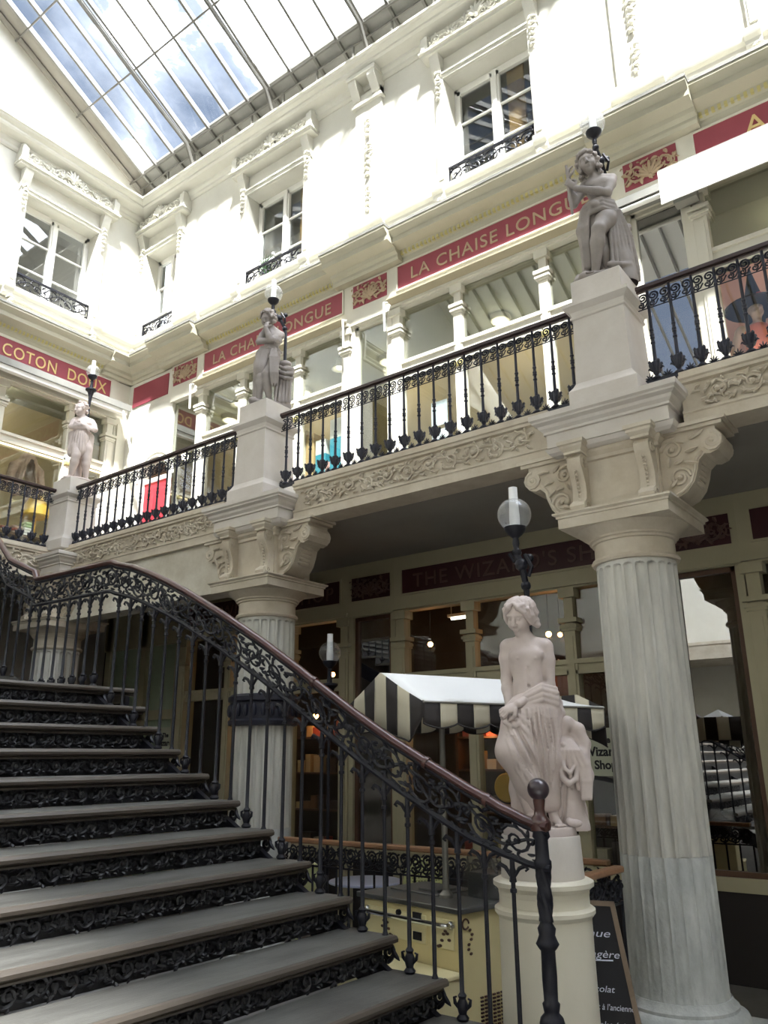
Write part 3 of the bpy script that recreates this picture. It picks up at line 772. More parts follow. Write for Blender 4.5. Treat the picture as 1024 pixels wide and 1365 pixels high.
def panel(side, c, hw, z0, z1, label, board, relief, seed, group):
    W0 = MR if side == 'R' else ML
    s_ax = FRs if side == 'R' else FLs
    root = thing('carved_panel', label, 'carved panel', W0 @ V((c, .03, z0)), group)
    m = mb_(side); m.box(c - hw, c + hw, .02, .038, z0, z1); m.build('panel_board', board, root)
    m = MB(); st = c + hw if side == 'R' else c - hw
    F = Frame(W0 @ V((st, .038, z0)), s_ax, V((0, 0, 1)))
    L, H = 2 * hw, z1 - z0
    rinceau(m, F, L, H, 4, .02, .011, seed, 6)
    for s in (-1, 1):
        cc = (L / 2 + s * L * .25, H * .5)
        sp = spiral(cc, H * .36, 1.5, 0 if s < 0 else PI, s, 20); m.tube([F(q, .012) for q in sp], [.017 - .0004 * i for i in range(len(sp))], 5)
        for j in range(6): a = j * PI / 3; leaf(m, F, (cc[0] + H * .3 * math.cos(a), cc[1] + H * .3 * math.sin(a)), a + .8 * s, H * .22, H * .06, .02)
    palmette(m, F, (L / 2, H * .2), H * .55, .02, 7); leaf(m, F, (L / 2, H * .3), -PI / 2, H * .22, H * .08, .02)
    m.build('panel_carving', relief, root)
    return root
C1, C2, C0 = BAYS[1], BAYS[2], BAYS[0]
sign('R', C1, 1.6, 8.44, 8.82, 'long crimson sign reading LA CHAISE LONGUE, left of the right gallery statue', 'red', 'LA CHAISE LONGUE', 'gold_dull', 2.72, .27)
sign('R', C2, 1.6, 8.44, 8.82, 'crimson LA CHAISE LONGUE sign crossed by the middle gallery statue', 'red', 'LA CHAISE LONGUE', 'gold_dull', 2.72, .27)
sign('R', C0, 1.6, 8.40, 8.82, 'crimson sign with one pale gold letter A above the white awning', 'red', 'A', 'gold', None, .34, text_shift=.95)
m = mb_('R'); root = thing('shop_sign', 'short blank crimson sign in the corner over the arched red door', 'shop sign', (XW, 11.75, 8.4))
m.box(11.2, 12.25, .0, .02, 8.36, 8.78); m.build('sign_board', 'red', root)
PN = 'carved panels between the upper signs'
panel('R', PIERS[1], .32, 8.44, 8.82, 'carved crimson panel right of the right gallery statue', 'red', 'gold_dull', 3, PN)
panel('R', PIERS[2], .32, 8.44, 8.82, 'carved crimson panel between the two signs of the long upper wall', 'red', 'gold_dull', 4, PN)
panel('R', PIERS[3], .32, 8.44, 8.82, 'small carved panel nearest the corner, left of the middle statue', 'red', 'gold_dull', 5, PN)
b = mb_('R'); b.box(PIERS[3] - .385, PIERS[3] + .385, -.12, .03, 8.14, 8.87); b.box(PIERS[3] - .3, PIERS[3] + .385, -.12, 0.0, ZG, ZG + .4); struct(b.build('trim_11', 'wood_pale'))
b = mb_('R'); b.box(PIERS[3] - .385, PIERS[3] + .385, -.08, -.07, ZG + .4, 8.14); g = b.build('side_window', 'glass_up'); tag(g, 'tall narrow upper window left of the red arched door, nearest the corner', 'shop window')
sign('R', C1, 1.6, 3.96, 4.27, "long dark maroon fascia reading THE WIZARD'S SHOP behind the front statue's lamp", 'maroon', "THE WIZARD'S SHOP", 'maroon_letter', 2.85, .25)
sign('R', C2, 1.6, 3.96, 4.27, "dark maroon fascia with the word SHOP showing beside the second column", 'maroon', "THE WIZARD'S SHOP", 'maroon_letter', 2.95, .25)
sign('R', C0, 1.6, 3.96, 4.27, 'dark maroon fascia at the right edge of the photo under the gallery', 'maroon', None, 'maroon_letter', None, .2)
PL = 'dark carved panels of the lower fascia'
panel('R', PIERS[1], .32, 3.96, 4.27, 'dark carved panel right of the nearest column capital', 'maroon', 'maroon_letter', 6, PL)
panel('R', PIERS[2], .32, 3.96, 4.27, 'dark carved panel between the words SHOP and THE', 'maroon', 'maroon_letter', 7, PL)
sign('L', 6.45, 1.32, 8.42, 8.80, 'crimson sign of the end wall reading COTON DOUX in pale serif letters', 'red', 'COTON  DOUX', 'gold', 2.0, .31, text_shift=.22)
# folded awning and blinds
root = thing('awning', 'folded white awning with a straight valance at the upper right edge', 'awning', (7.9, .6, 8.2))
m = mb_('R'); m.box(-2, 2.0, .05, .5, 8.12, 8.17); m.box(1.7, 1.95, .06, .2, 7.9, 8.12); m.build('awning_cloth', 'zinc', root)
m = mb_('R'); m.box(-2, 2.0, .5, .515, 7.72, 8.14); m.build('valance', 'canvas', root)
root = thing('awning', 'folded grey awning under the sign of the end wall', 'awning', (6.5, 12.2, 8.2))
m = mb_('L'); m.box(4.6, 8.0, .05, .42, 8.20, 8.26); m.box(4.6, 8.0, .40, .43, 8.14, 8.26); m.build('awning_cloth', 'zinc', root)
m = mb_('L'); m.box(4.6, 7.95, .3, .4, 8.06, 8.16); m.build('front_bar', 'white', root)
m = mb_('L'); m.tube([(7.85, .4, 8.1), (7.95, .9, 6.6)], .025, 6); m.build('strut', 'white', root)
root = thing('blind_box', 'rolled sun blind box under the carved panel right of the right gallery statue', 'blind', (8.1, 2.3, 8.2))
m = mb_('R'); m.box(2.0, 2.65, .03, .24, 8.12, 8.22); m.build('roller', 'zinc', root)
m = mb_('R'); m.tube([(2.0, .2, 8.08), (2.6, .2, 8.08)], .03, 8); m.build('roll', 'white', root)
# rolled blind housings over the LA CHAISE LONGUE windows, shade put into their beige
for c, lab in ((C1, 'rolled blind housing under the long crimson sign'), (C2, 'rolled blind housing under the sign behind the middle statue')):
    root = thing('blind_housing', lab, 'blind', (XW - .1, c, 8.2))
    m = mb_('R'); [m.add([(u, o, z) for u in (c - 1.7, c + 1.7) for o, z in ((.072, 8.26), (.2, 8.25), (.2, 8.225), (.072, 8.2))], [(0, 1, 2, 3), (4, 5, 6, 7), (0, 1, 5, 4), (1, 2, 6, 5), (2, 3, 7, 6), (3, 0, 4, 7)])]; m.build('housing', 'soffit_shade', root, sharp=20)
    for s in (-1, 1):
        m = mb_('R'); m.tube([(c + s * 1.72, .1, 8.24), (c + s * 1.74, .2, 8.2), (c + s * 1.74, .18, 7.75)], .018, 6); m.build('folding_arm', 'white', root)
# ------------------------------------------------------------------ columns carrying the gallery
CX = 6.3
R_TOP, R_BOT = .315, .335
NF = 22
def flute(r, z, a):
    if not (.36 < z < 3.42): return r
    ph = (a * NF / (2 * PI)) % 1.0 - .5          # -.5 .. .5 across one flute
    half = .40
    t = abs(ph) / half
    if t >= 1: return r
    top = 3.40 - z
    if top < .05:
        lim = math.sqrt(max(0, 1 - (1 - top / .05) ** 2))
        if t >= lim: return r
    dep = .030 * math.sqrt(1 - t * t)
    if z < 1.26: dep = .024 * (math.sqrt(1 - t * t) - .8 * max(0, 1 - (t / .75) ** 2) ** .5)
    return r - dep
def fluted_column(p, label, x=CX, collar=False):
    root = thing('fluted_column', label, 'column', (x, p, 0), 'fluted columns carrying the gallery')
    m = MB(); m.box(x - .47, x + .47, p - .47, p + .47, 0, .16); m.build('plinth', 'column_low', root, bevel=.01)
    m = MB(); m.lathe(x, p, [(.40, .16), (.44, .18), (.455, .22), (.44, .26), (.40, .285), (.385, .29), (.385, .31), (.36, .33), (.345, .36)], 40); m.build('base', 'column_low', root)
    zs1 = [.36, .40] + [.40 + .86 * i / 5 for i in range(1, 6)]
    m = MB(); m.lathe(x, p, [(R_BOT + (R_TOP - R_BOT) * (z / 3.4), z) for z in zs1], NF * 8, flute, cap=False); m.build('lower_shaft', 'column_low', root, sharp=50)
    zs2 = [1.262] + [1.27 + 2.07 * i / 6 for i in range(7)] + [3.35, 3.356, 3.365, 3.378, 3.39, 3.3985, 3.402, 3.44]
    m = MB(); m.lathe(x, p, [(R_BOT + (R_TOP - R_BOT) * (z / 3.4), z) for z in zs2], NF * 10, flute, cap=False); m.build('shaft', 'column', root, sharp=50)
    m = MB(); rt = R_TOP
    m.lathe(x, p, [(rt, 3.43), (rt + .025, 3.435), (rt + .035, 3.455), (rt + .025, 3.475), (rt + .005, 3.48), (rt + .002, 3.60), (rt + .02, 3.605), (rt + .022, 3.622), (rt + .04, 3.63), (rt + .042, 3.645), (rt + .07, 3.67), (rt + .11, 3.70), (rt + .13, 3.725), (rt + .12, 3.735)], 40)
    m.build('capital', 'fascia', root)
    m = MB(); m.rectlathe(x, p, .45, .45, [(0, 3.72), (0, 3.80), (.012, 3.805), (.012, 3.82), (.035, 3.835), (.035, 3.85), (-.1, 3.855)]); m.build('abacus', 'fascia', root, sharp=20)
    m = MB(); m.box(x - .27, x + .3, p - .36, p + .36, 3.85, 4.46); m.rectlathe(x, p, .27, .36, [(0, 4.30), (.02, 4.31), (.02, 4.34), (.05, 4.37), (.05, 4.40)]); m.build('impost_block', 'fascia', root)
    # two small consoles on the face
    for s in (-1, 1):
        c = p + s * .285
        pts = [(x - .27 - q, z) for q, z in ((.0, 3.86), (.10, 3.86), (.135, 3.885), (.13, 3.93), (.09, 3.96), (.075, 4.02), (.085, 4.10), (.115, 4.18), (.15, 4.25), (.155, 4.31), (.12, 4.35), (.0, 4.35))]
        m = MB(); m.prism(pts, 'y', c - .06, c + .06)
        for sd in (-1, 1):
            sp = spiral((x - .27 - .095, 4.285), .055, 1.4, 0, sd, 14); m.tube([(q[0], c + sd * .062, q[1]) for q in sp], .009, 5)
            sp = spiral((x - .27 - .09, 3.905), .04, 1.3, 0, -sd, 14); m.tube([(q[0], c + sd * .062, q[1]) for q in sp], .008, 5)
        for i in range(8):
            z = 3.97 + .033 * i; q = .085 + .07 * max(0, (z - 4.02) / .25) ** 1.2
            m.ball((x - .27 - q, c, z), .014, 6, 4)
        m.tube([(x - .27 - .12, c - .062, 3.9), (x - .27 - .12, c + .062, 3.9)], .036, 8)
        m.build('console', 'fascia', root)
        m = MB(); m.rectlathe(x - .33, c, .11, .075, [(0, 4.35), (.0, 4.37), (.025, 4.40), (.025, 4.42), (.04, 4.43), (.04, 4.46)]); m.build('console_cap', 'fascia', root)
    # long scroll brackets to either side under the beams
    for s in (-1, 1):
        def S(d): return p + s * d
        out = [(.36, 3.86), (.46, 3.865), (.54, 3.90), (.60, 3.97), (.635, 4.06), (.655, 4.14), (.70, 4.18), (.74, 4.17), (.80, 4.19), (.84, 4.24), (.84, 4.31), (.80, 4.36), (.80, 4.39), (.36, 4.39)]
        m = MB(); m.prism([(S(d), z) for d, z in out], 'x', x - .22, x + .10)
        m.box(x - .25, x + .12, min(S(.36), S(.86)), max(S(.36), S(.86)), 4.39, 4.42); m.box(x - .27, x + .14, min(S(.36), S(.89)), max(S(.36), S(.89)), 4.42, 4.45)
        m.build('scroll_bracket', 'fascia', root, sharp=30)
        m = MB(); xf = x - .222
        F = Frame((xf, p, 0), V((0, -1, 0)), V((0, 0, 1)))
        def Q(d, z): return (-s * d, z)
        for (d, z, r_, tn, a0, sg) in ((.46, 4.26, .085, 1.6, 0, 1), (.50, 4.02, .085, 1.6, PI, -1), (.765, 4.27, .07, 1.5, PI / 2, 1)):
            sp = spiral(Q(d, z), r_, tn, a0 if s > 0 else PI - a0, sg * s, 20); m.tube([F(q, .006) for q in sp], [.016 - .0004 * i for i in range(21)], 6)
            m.ball(F(Q(d, z), .008), .022, 7, 4)
        edge = [(.46, 3.885), (.53, 3.92), (.58, 3.98), (.615, 4.07), (.635, 4.15), (.68, 4.205)]
        m.tube([F(Q(*e), .004) for e in edge], .014, 6)
        for (d, z, an, L) in ((.56, 4.22, 0, .1), (.55, 4.14, -.5, .1), (.42, 4.12, 1.2, .09), (.60, 4.32, .2, .12), (.42, 3.95, .6, .08), (.56, 4.30, 2.6, .08), (.47, 4.14, 0.1, .07), (.40, 4.34, 0, .1)):
            leaf(m, F, Q(d, z), an if s < 0 else PI - an, L, .018, .02)
        for i in range(5): m.ball((x - .06 + .0, S(.60 + .012 * i), 3.985 + .042 * i), (.12, .028, .028), 8, 4)
        m.tube([(x - .235, S(.765), 4.27), (x + .11, S(.765), 4.27)], .078, 10)
        m.build('bracket_carving', 'fascia', root)
    # breaking-forward entablature block
    m = MB(); m.rectlathe(x - .1, p, .30, .52, [(-.02, 4.455), (.0, 4.46), (.0, 4.50), (.0, 4.575), (.02, 4.58), (.02, 4.60), (.045, 4.625), (.055, 4.65), (.09, 4.67), (.09, 4.685), (.11, 4.70), (.11, 4.745), (.08, 4.755)])
    m.rectlathe(x - .1, p, .24, .50, [(0, 4.40), (.03, 4.42), (.05, 4.455)])
    m.build('entablature_block', 'stone', root, sharp=20)
    if collar:
        m = MB(); m.lathe(x, p, [(.345, 2.28), (.375, 2.29), (.38, 2.33), (.36, 2.35), (.36, 2.52), (.385, 2.54), (.385, 2.58), (.36, 2.60), (.345, 2.61)], 32)
        for i in range(24):
            a = 2 * PI * i / 24; m.ball((x + .365 * math.cos(a), p + .365 * math.sin(a), 2.44), (.03, .03, .07), 6, 4)
        m.build('iron_collar', 'iron_blue', root)
    return root
fluted_column(2.2, 'tall fluted column standing by the chalkboard and the front statue, fully visible')
fluted_column(6.45, 'fluted column crossed by the handrail, with a black iron collar', collar=True)
fluted_column(10.7, 'far fluted column seen through the stair balusters under the corner statue')

# ------------------------------------------------------------------ gallery beams with a carved frieze
def beam(axis, a, b_, label, seed, infill=False):
    """beam along y (front x=XG) or along x (front y=YG)"""
    if axis == 'y': root = thing('gallery_beam', label, 'beam', (XG, (a + b_) / 2, ZS), 'carved gallery beams')
    else: root = thing('gallery_beam', label, 'beam', ((a + b_) / 2, YG, ZS), 'carved gallery beams')
    prof = [(.0, ZS), (.0, 4.53), (-.012, 4.54), (-.012, 4.56), (.02, 4.57), (.02, 4.79), (-.012, 4.80), (-.012, 4.825), (-.03, 4.835), (-.03, 4.86), (.0, 4.87), (.0, 4.905), (.3, 4.905), (.3, ZS)]
    m = MB()
    if axis == 'y': m.prism([(XG + o, z) for o, z in prof], 'y', a, b_)
    else: m.prism([(YG + o, z) for o, z in prof], 'x', a, b_)
    m.build('beam_body', 'fascia', root, sharp=20)
    m = MB(); L = b_ - a - .3
    F = Frame((XG + .02, b_ - .15, 4.575), V((0, -1, 0)), V((0, 0, 1))) if axis == 'y' else Frame((a + .15, YG + .02, 4.575), V((1, 0, 0)), V((0, 0, 1)))
    rinceau(m, F, L, .21, max(3, int(L / .24)), .03, .014, seed, 6)
    r = random.Random(seed + 5)
    for i in range(int(L / .05)):
        leaf(m, F, (r.uniform(0, L), r.uniform(.03, .18)), r.uniform(0, 6.3), r.uniform(.05, .09), .014, .028, 4)
    m.build('frieze_carving', 'fascia', root)
    if infill:
        m = MB(); m.box(XG + .06, XG + .3, a, b_, 3.86, ZS); m.box(XG + .02, XG + .3, a, b_, 3.80, 3.86); m.build('plaster_infill', 'stained', root)
    return root
beam('y', -1.5, 1.62, 'carved gallery beam running out of the photo to the right', 1)
beam('y', 2.78, 5.87, 'carved gallery beam between the two nearest column capitals', 2)
beam('y', 7.03, 10.5, 'stained carved gallery beam left of the second column, reaching the corner', 3, True)
beam('x', 4.15, 6.1, 'short carved beam of the far gallery at the left edge', 4)

# ------------------------------------------------------------------ pedestals on the gallery
def pedestal(x, y, h, label, z0=4.752):
    root = thing('statue_pedestal', label, 'pedestal', (x, y, z0), 'square statue pedestals on the gallery')
    m = MB(); m.rectlathe(x, y, h, h, [(.05, z0), (.05, z0 + .14), (.035, z0 + .16), (.02, z0 + .18), (.0, z0 + .22), (-.015, 5.55), (-.015, 5.58), (.0, 5.585), (.0, 5.605), (-.01, 5.61)]); m.build('pedestal_shaft', 'stone', root, bevel=.004, sharp=25)
    m = MB(); m.rectlathe(x, y, h, h, [(-.01, 5.61), (.0, 5.65), (.03, 5.67), (.05, 5.69), (.05, 5.72), (-.02, 5.73)]); m.build('cap_moulding', 'stone', root, sharp=20)
    m = MB(); m.box(x - h + .02, x + h - .02, y - h + .02, y + h - .02, 5.73, 5.965); m.build('top_plinth', 'stone', root, bevel=.006)
    return root
pedestal(6.14, 2.17, .245, 'pale stone pedestal of the right gallery statue, straight above the nearest column')
pedestal(6.14, 6.42, .245, 'pale stone pedestal of the middle gallery statue, above the second column')
pedestal(6.26, 10.62, .25, 'pale stone pedestal of the corner gallery statue', z0=4.86)

# ------------------------------------------------------------------ gallery railings
def baluster_mesh():
    m = MB()
    m.lathe(0, 0, [(.030, .03), (.034, .045), (.022, .06), (.016, .07), (.024, .085), (.034, .12), (.040, .16), (.036, .19), (.018, .20), (.0155, .215), (.0145, .30), (.0135, .36), (.020, .365), (.020, .375), (.014, .38), (.014, .41), (.021, .415), (.017, .43), (.021, .445), (.014, .45), (.014, .48), (.019, .485), (.019, .495), (.013, .50), (.0125, .70), (.017, .71), (.017, .72), (.012, .73), (.012, .90)], 10)
    F = None
    for k in range(4):
        a = PI / 4 + k * PI / 2
        dx, dy = math.cos(a), math.sin(a)
        m.tube([(dx * .026, dy * .026, .10), (dx * .044, dy * .044, .15), (dx * .047, dy * .047, .175), (dx * .056, dy * .056, .188), (dx * .060, dy * .060, .176)], [.013, .018, .016, .013, .009], 5)
    for k in range(2):
        dy = (-1, 1)[k]
        m.tube([(0, dy * .034, .12), (0, dy * .058, .14), (0, dy * .066, .128)], [.01, .009, .005], 5)
    return m
BAL = None
def scroll_unit(m, F, s, w_, H, r):
    """pair of S scrolls, the lace below the handrail"""
    c = (s + w_ * .5, H * .62)
    sp = spiral(c, w_ * .49, 1.7, -PI / 2, 1, 20, .15); m.tube([F(q) for q in sp], r, 4)
    sp = spiral((s + w_ * .30, H * .22), w_ * .30, 1.3, PI / 2, -1, 14, .2); m.tube([F(q) for q in sp], r * .85, 4)
    m.tube([F((s + w_ * .95, H * .35)), F((s + w_ * .7, H * .12)), F((s + w_ * .35, H * .02))], r * .8, 4)
def railing(axis, a, b_, at, label, wood='rail_dark'):
    global BAL
    if axis == 'y': base = V((at, (a + b_) / 2, ZG)); F = Frame((at, b_, ZG), V((0, -1, 0)), V((0, 0, 1)))
    else: base = V(((a + b_) / 2, at, ZG)); F = Frame((a, at, ZG), V((1, 0, 0)), V((0, 0, 1)))
    root = thing('gallery_railing', label, 'railing', base, 'cast iron gallery railings')
    L = b_ - a
    def bar(m, hw, z0, z1):
        if axis == 'y': m.box(at - hw, at + hw, a, b_, ZG + z0, ZG + z1)
        else: m.box(a, b_, at - hw, at + hw, ZG + z0, ZG + z1)
    m = MB(); bar(m, .035, .885, .925); bar(m, .02, .87, .885); m.build('handrail', wood, root, bevel=.008)
    m = MB(); bar(m, .028, .005, .03); bar(m, .012, .03, .045); m.build('bottom_rail', 'iron_blue', root)
    n = max(2, round(L / .187)); pt = L / n
    m = MB()
    for k in range(n * 2): scroll_unit(m, F_off(F, 0, .71), k * pt / 2, pt / 2, .165, .0088)
    m.tube([F((0, .705)), F((L, .705))], .006, 4)
    m.build('scroll_frieze', 'iron_blue', root)
    m = MB()
    for k in range(n + 1): 
        if 0 < k < n or True: palmette(m, F, (min(max(k * pt, .04), L - .04), .04), .055, .018, 5)
    for k in range(n): m.ball(F(((k + .5) * pt, .035)), (.05, .05, .025), 8, 4)
    m.build('palmette_strip', 'iron_blue', root)
    for k in range(n):
        q = F(((k + .5) * pt, 0))
        if BAL is None:
            mm = baluster_mesh(); BAL = mm.build('baluster', 'iron_blue'); o = BAL
        else:
            o = BAL.copy(); COL.objects.link(o); o.name = 'baluster'
        o.parent = root; o.location = q - base; WL[o.name] = base
    return root
def F_off(F, s, t): return Frame(F.o + F.s * s + F.t * t, F.s, F.t)
railing('y', -1.6, 1.90, 6.15, 'black iron gallery railing right of the right statue pedestal')
railing('y', 2.44, 6.17, 6.15, 'black iron gallery railing between the right and the middle pedestals')
railing('y', 6.69, 10.37, 6.15, 'black iron gallery railing from the middle pedestal to the corner statue')
railing('x', 4.15, 6.02, 10.75, 'short iron railing of the far gallery, left of the corner statue')

# ------------------------------------------------------------------ gas style lamps
def lamp(x, y, z_foot, z_globe, label, bend=None, r=.115, cup=True, straight=False):
    """pole from the foot to the burner, then glass globe and chimney; bend=(dx,dy) puts the globe in front of the pole"""
    root = thing('globe_lamp', label, 'lamp', (x, y, z_foot), 'globe lamps on iron poles')
    dx, dy = bend or (0, 0); gx, gy = x + dx, y + dy
    H = z_globe - z_foot
    m = MB()
    if straight:
        m.tube([(x, y, z_foot), (x, y, z_globe - r - .12)], .016, 8)
        m.lathe(x, y, [(.016, z_globe - .62), (.03, z_globe - .45), (.05, z_globe - .37), (.085, z_globe - .34), (.085, z_globe - .32), (.03, z_globe - .31), (.02, z_globe - .2), (.03, z_globe - .18)], 14)
    else:
        zb = z_globe - r - .12
        m.tube([(x, y, z_foot), (x, y, zb - .34), (x + dx * .1, y + dy * .1, zb - .24), (x + dx * .45, y + dy * .45, zb - .12), (x + dx * .9, y + dy * .9, zb - .05), (gx, gy, zb + .02)], [.02, .02, .022, .024, .024, .018], 8)
        for (t, zz, rr) in ((.08, -.26, .035), (.5, -.115, .045), (.95, -.03, .034)): m.ball((x + dx * t, y + dy * t, zb + zz), rr, 8, 6)
        m.ball((x + dx * .35 + .03, y + dy * .35 - .04, zb - .07), .03, 8, 5)
        m.tube([(x + dx * .2, y + dy * .2 - .03, zb - .2), (x + dx * .4, y + dy * .4 - .07, zb - .14), (x + dx * .5, y + dy * .5 - .03, zb - .05)], .014, 6)
        m.tube([(x + dx * .8, y + dy * .8 + .03, zb - .09), (x + dx * .9, y + dy * .9 + .06, zb - .03)], .012, 6)
    m.build('lamp_pole', 'iron', root)
    m = MB(); m.lathe(gx, gy, [(.018, z_globe - r - .12), (.024, z_globe - r - .09), (.02, z_globe - r - .05), (.045, z_globe - r - .03), (.07, z_globe - r + .0), (.075, z_globe - r + .025), (.06, z_globe - r + .03)], 16); m.build('burner_cup', 'iron', root)
    m = MB(); pr = []
    for i in range(15):
        a = -PI / 2 + .42 + (PI - .42 - .35) * i / 14; pr.append((r * math.cos(a), z_globe + r * math.sin(a)))
    m.lathe(gx, gy, pr, 28, cap=False); g = m.build('globe', 'glass_globe', root)
    m = MB(); m.lathe(gx, gy, [(.034, z_globe - r + .02), (.036, z_globe - .02), (.032, z_globe + .06), (.030, z_globe + r + .08)], 16); m.build('chimney', 'frost', root)
    return root
# ------------------------------------------------------------------ grand staircase
RUN, RISE = .3327, .1713
def nose(k): return 4.636 - RUN * k, 1.85 - RISE * k
SX0, SX1 = -4.0, 4.0
stair = thing('staircase', 'wide staircase of worn treads with cast iron leaf risers, lower left of the photo', 'staircase', (2., 3., 0))
def tread(k, x1=SX1, depth=RUN + .05):
    y, z = nose(k)
    m = MB(); m.box(SX0, x1, y + .02, y + depth, z - .042, z); t = m.build('tread', 'tread', stair, bevel=.004)
    m = MB(); m.prism([(y + .02, z - .002), (y + .004, z - .006), (y - .006, z - .02), (y - .004, z - .036), (y + .02, z - .046), (y + .045, z - .05), (y + .045, z - .043), (y + .02, z - .043)], 'x', SX0, x1 + .012)
    m.tube([(SX0, y + .035, z - .055), (x1, y + .035, z - .055)], .012, 6)
    m.build('nosing', 'nosing', t)
RIS = None
for k in range(-4, 13):
    x1 = {-2: 4.06, -3: 4.16, -4: 4.3}.get(k, SX1)
    tread(k, x1, RUN + .05 if k > -4 else .2)
    y, z = nose(k)
    if z - RISE < -.05: continue
    if RIS is None:
        m = MB(); m.box(SX0, SX1 - .03, y + .075, y + .09, z - RISE, z - .04)
        F = Frame((.9, y + .072, z - RISE + .008), V((1, 0, 0)), V((0, 0, 1)))
        rinceau(m, F, SX1 - .96, .112, 22, .022, .012, 5, 5)
        r_ = random.Random(4)
        for i in range(150): leaf(m, F, (r_.uniform(0, SX1 - 1), r_.uniform(.01, .1)), r_.uniform(0, 6.3), r_.uniform(.035, .06), .01, .02, 3)
        for i in range(23): m.ball(F(((SX1 - .96) * i / 22, .05), .012), (.02, .016, .02), 6, 4)
        RIS = m.build('riser', 'iron_worn', stair); k0 = k
    else:
        o = RIS.copy(); COL.objects.link(o); o.parent = stair; o.name = 'riser'; o.location = (0, -RUN * (k - k0), -RISE * (k - k0)); WL[o.name] = WL[stair.name]
    # little scroll under the open end of the tread
    m = MB(); F = Frame((SX1 + .005, y + .16, z - RISE * .98), V((0, -1, 0)), V((0, 0, 1)))
    sp = spiral((.10, .075), .045, 1.4, PI / 2, -1, 14); m.tube([F(q) for q in sp], .012, 5)
    sp = spiral((.06, .03), .03, 1.2, -PI / 2, 1, 12); m.tube([F(q) for q in sp], .010, 5)
    leaf(m, F, (.1, .02), .6, .07, .014, .014); leaf(m, F, (.14, .1), -1.2, .07, .014, .014)
    m.build('end_scroll', 'iron', stair)
# string under the steps, landing and upper flight
for x in (SX1 - .06, 0., SX0 + .02):
    m = MB()
    y0, z0 = nose(11); y1, z1 = nose(-4)
    m.prism([(y0 + .1, z0 - RISE - .0), (y0 + .35, z0 - RISE), (y1 + .35, z1 - RISE - .02), (y1 + .35, z1 - .05), (y1 + .1, z1 - .05)], 'x', x, x + .04)
    m.build('stringer', 'iron', stair)
YL0, ZL = nose(-4); YL1 = 7.42
m = MB(); m.box(SX0, 4.3, YL0 + .15, YL1 + .1, ZL - .12, ZL - .002); m.build('landing', 'tread', stair)
m = MB(); m.box(4.26, 4.34, YL0 + .15, YL1 + .2, ZL - .3, ZL - .02); m.build('landing_fascia', 'iron', stair)
for j in range(1, 15):
    y = YL1 + RUN * (j - 1); z = ZL + (4.9 - ZL) * j / 14
    m = MB(); m.box(SX0, SX1, y, y + RUN + .04, z - .04, z); t = m.build('tread', 'tread', stair)
    m = MB(); m.box(SX0, SX1 - .03, y + .05, y + .07, z - .17, z - .04)
    if j < 5:
        F = Frame((2.6, y + .048, z - .165), V((1, 0, 0)), V((0, 0, 1))); rinceau(m, F, SX1 - 2.65, .115, 8, .02, .012, 5, 4)
    m.build('riser', 'iron_worn', stair)
m = MB(); m.prism([(YL1 + .1, ZL - .1), (YL1 + .1, ZL - .35), (12.2, 4.5), (12.2, 4.8)], 'x', SX1 - .06, SX1 - .02); m.build('stringer', 'iron', stair)

# ------------------------------------------------------------------ stair railing
XR = 3.97
HR = [(1.98, 1.625), (2.06, 1.64), (2.16, 1.675), (2.33, 1.75), (2.56, 1.862), (2.82, 1.995), (3.1, 2.145), (3.4, 2.325), (3.73, 2.535), (4.1, 2.76), (4.51, 2.99), (4.96, 3.225), (5.46, 3.46), (5.92, 3.61), (6.05, 3.63), (7.2, 3.64)]
HR2 = [(7.28, 3.66), (8.28, 4.175), (11.9, 6.04)]
def rail_z(y, P=HR + HR2):
    for (a, za), (b_, zb) in zip(P[:-1], P[1:]):
        if a <= y <= b_: return za + (zb - za) * (y - a) / (b_ - a)
    return P[0][1] if y < P[0][0] else P[-1][1]
sr = thing('stair_railing', 'black scrolled stair railing with a brown wooden handrail sweeping down to the newel ball', 'railing', (XR, 4., 1.))
m = MB()
def oval(mm, pts, w_, h_): mm.tube(pts, [w_] * len(pts), 10, flat=(V((0, .35, -.94)).normalized(), h_ / w_))
fine = []
P = HR + HR2
for i in range(len(P) - 1):
    for t in (0, .5): fine.append((P[i][0] + (P[i + 1][0] - P[i][0]) * t, P[i][1] + (P[i + 1][1] - P[i][1]) * t))
fine.append(P[-1])
sm = []
for i, (y, z) in enumerate(fine):
    sm.append((y, z) if i in (0, len(fine) - 1) else (y, (fine[i - 1][1] + 2 * z + fine[i + 1][1]) / 4))
oval(m, [(XR, y, z - .022) for y, z in sm], .033, .025)
for yj in (2.33, 2.72, 3.6): 
    zj = rail_z(yj) - .025; m.tube([(XR, yj - .012, zj - .006), (XR, yj + .012, zj + .006)], .036, 10)
m.build('handrail', 'rail_wood', sr)
DROP = .225
m = MB(); m.tube([(XR, y, z - .055) for y, z in sm], .014, 6); m.build('rail_bar', 'iron', sr)
low = [(XR, y, z - .055 - DROP * min(1, .72 + .28 * (y - 1.99) / .5)) for y, z in sm]
m = MB(); m.tube(low, .018, 6, flat=(V((1, 0, 0)), 1.)); m.build('lower_bar', 'iron', sr)
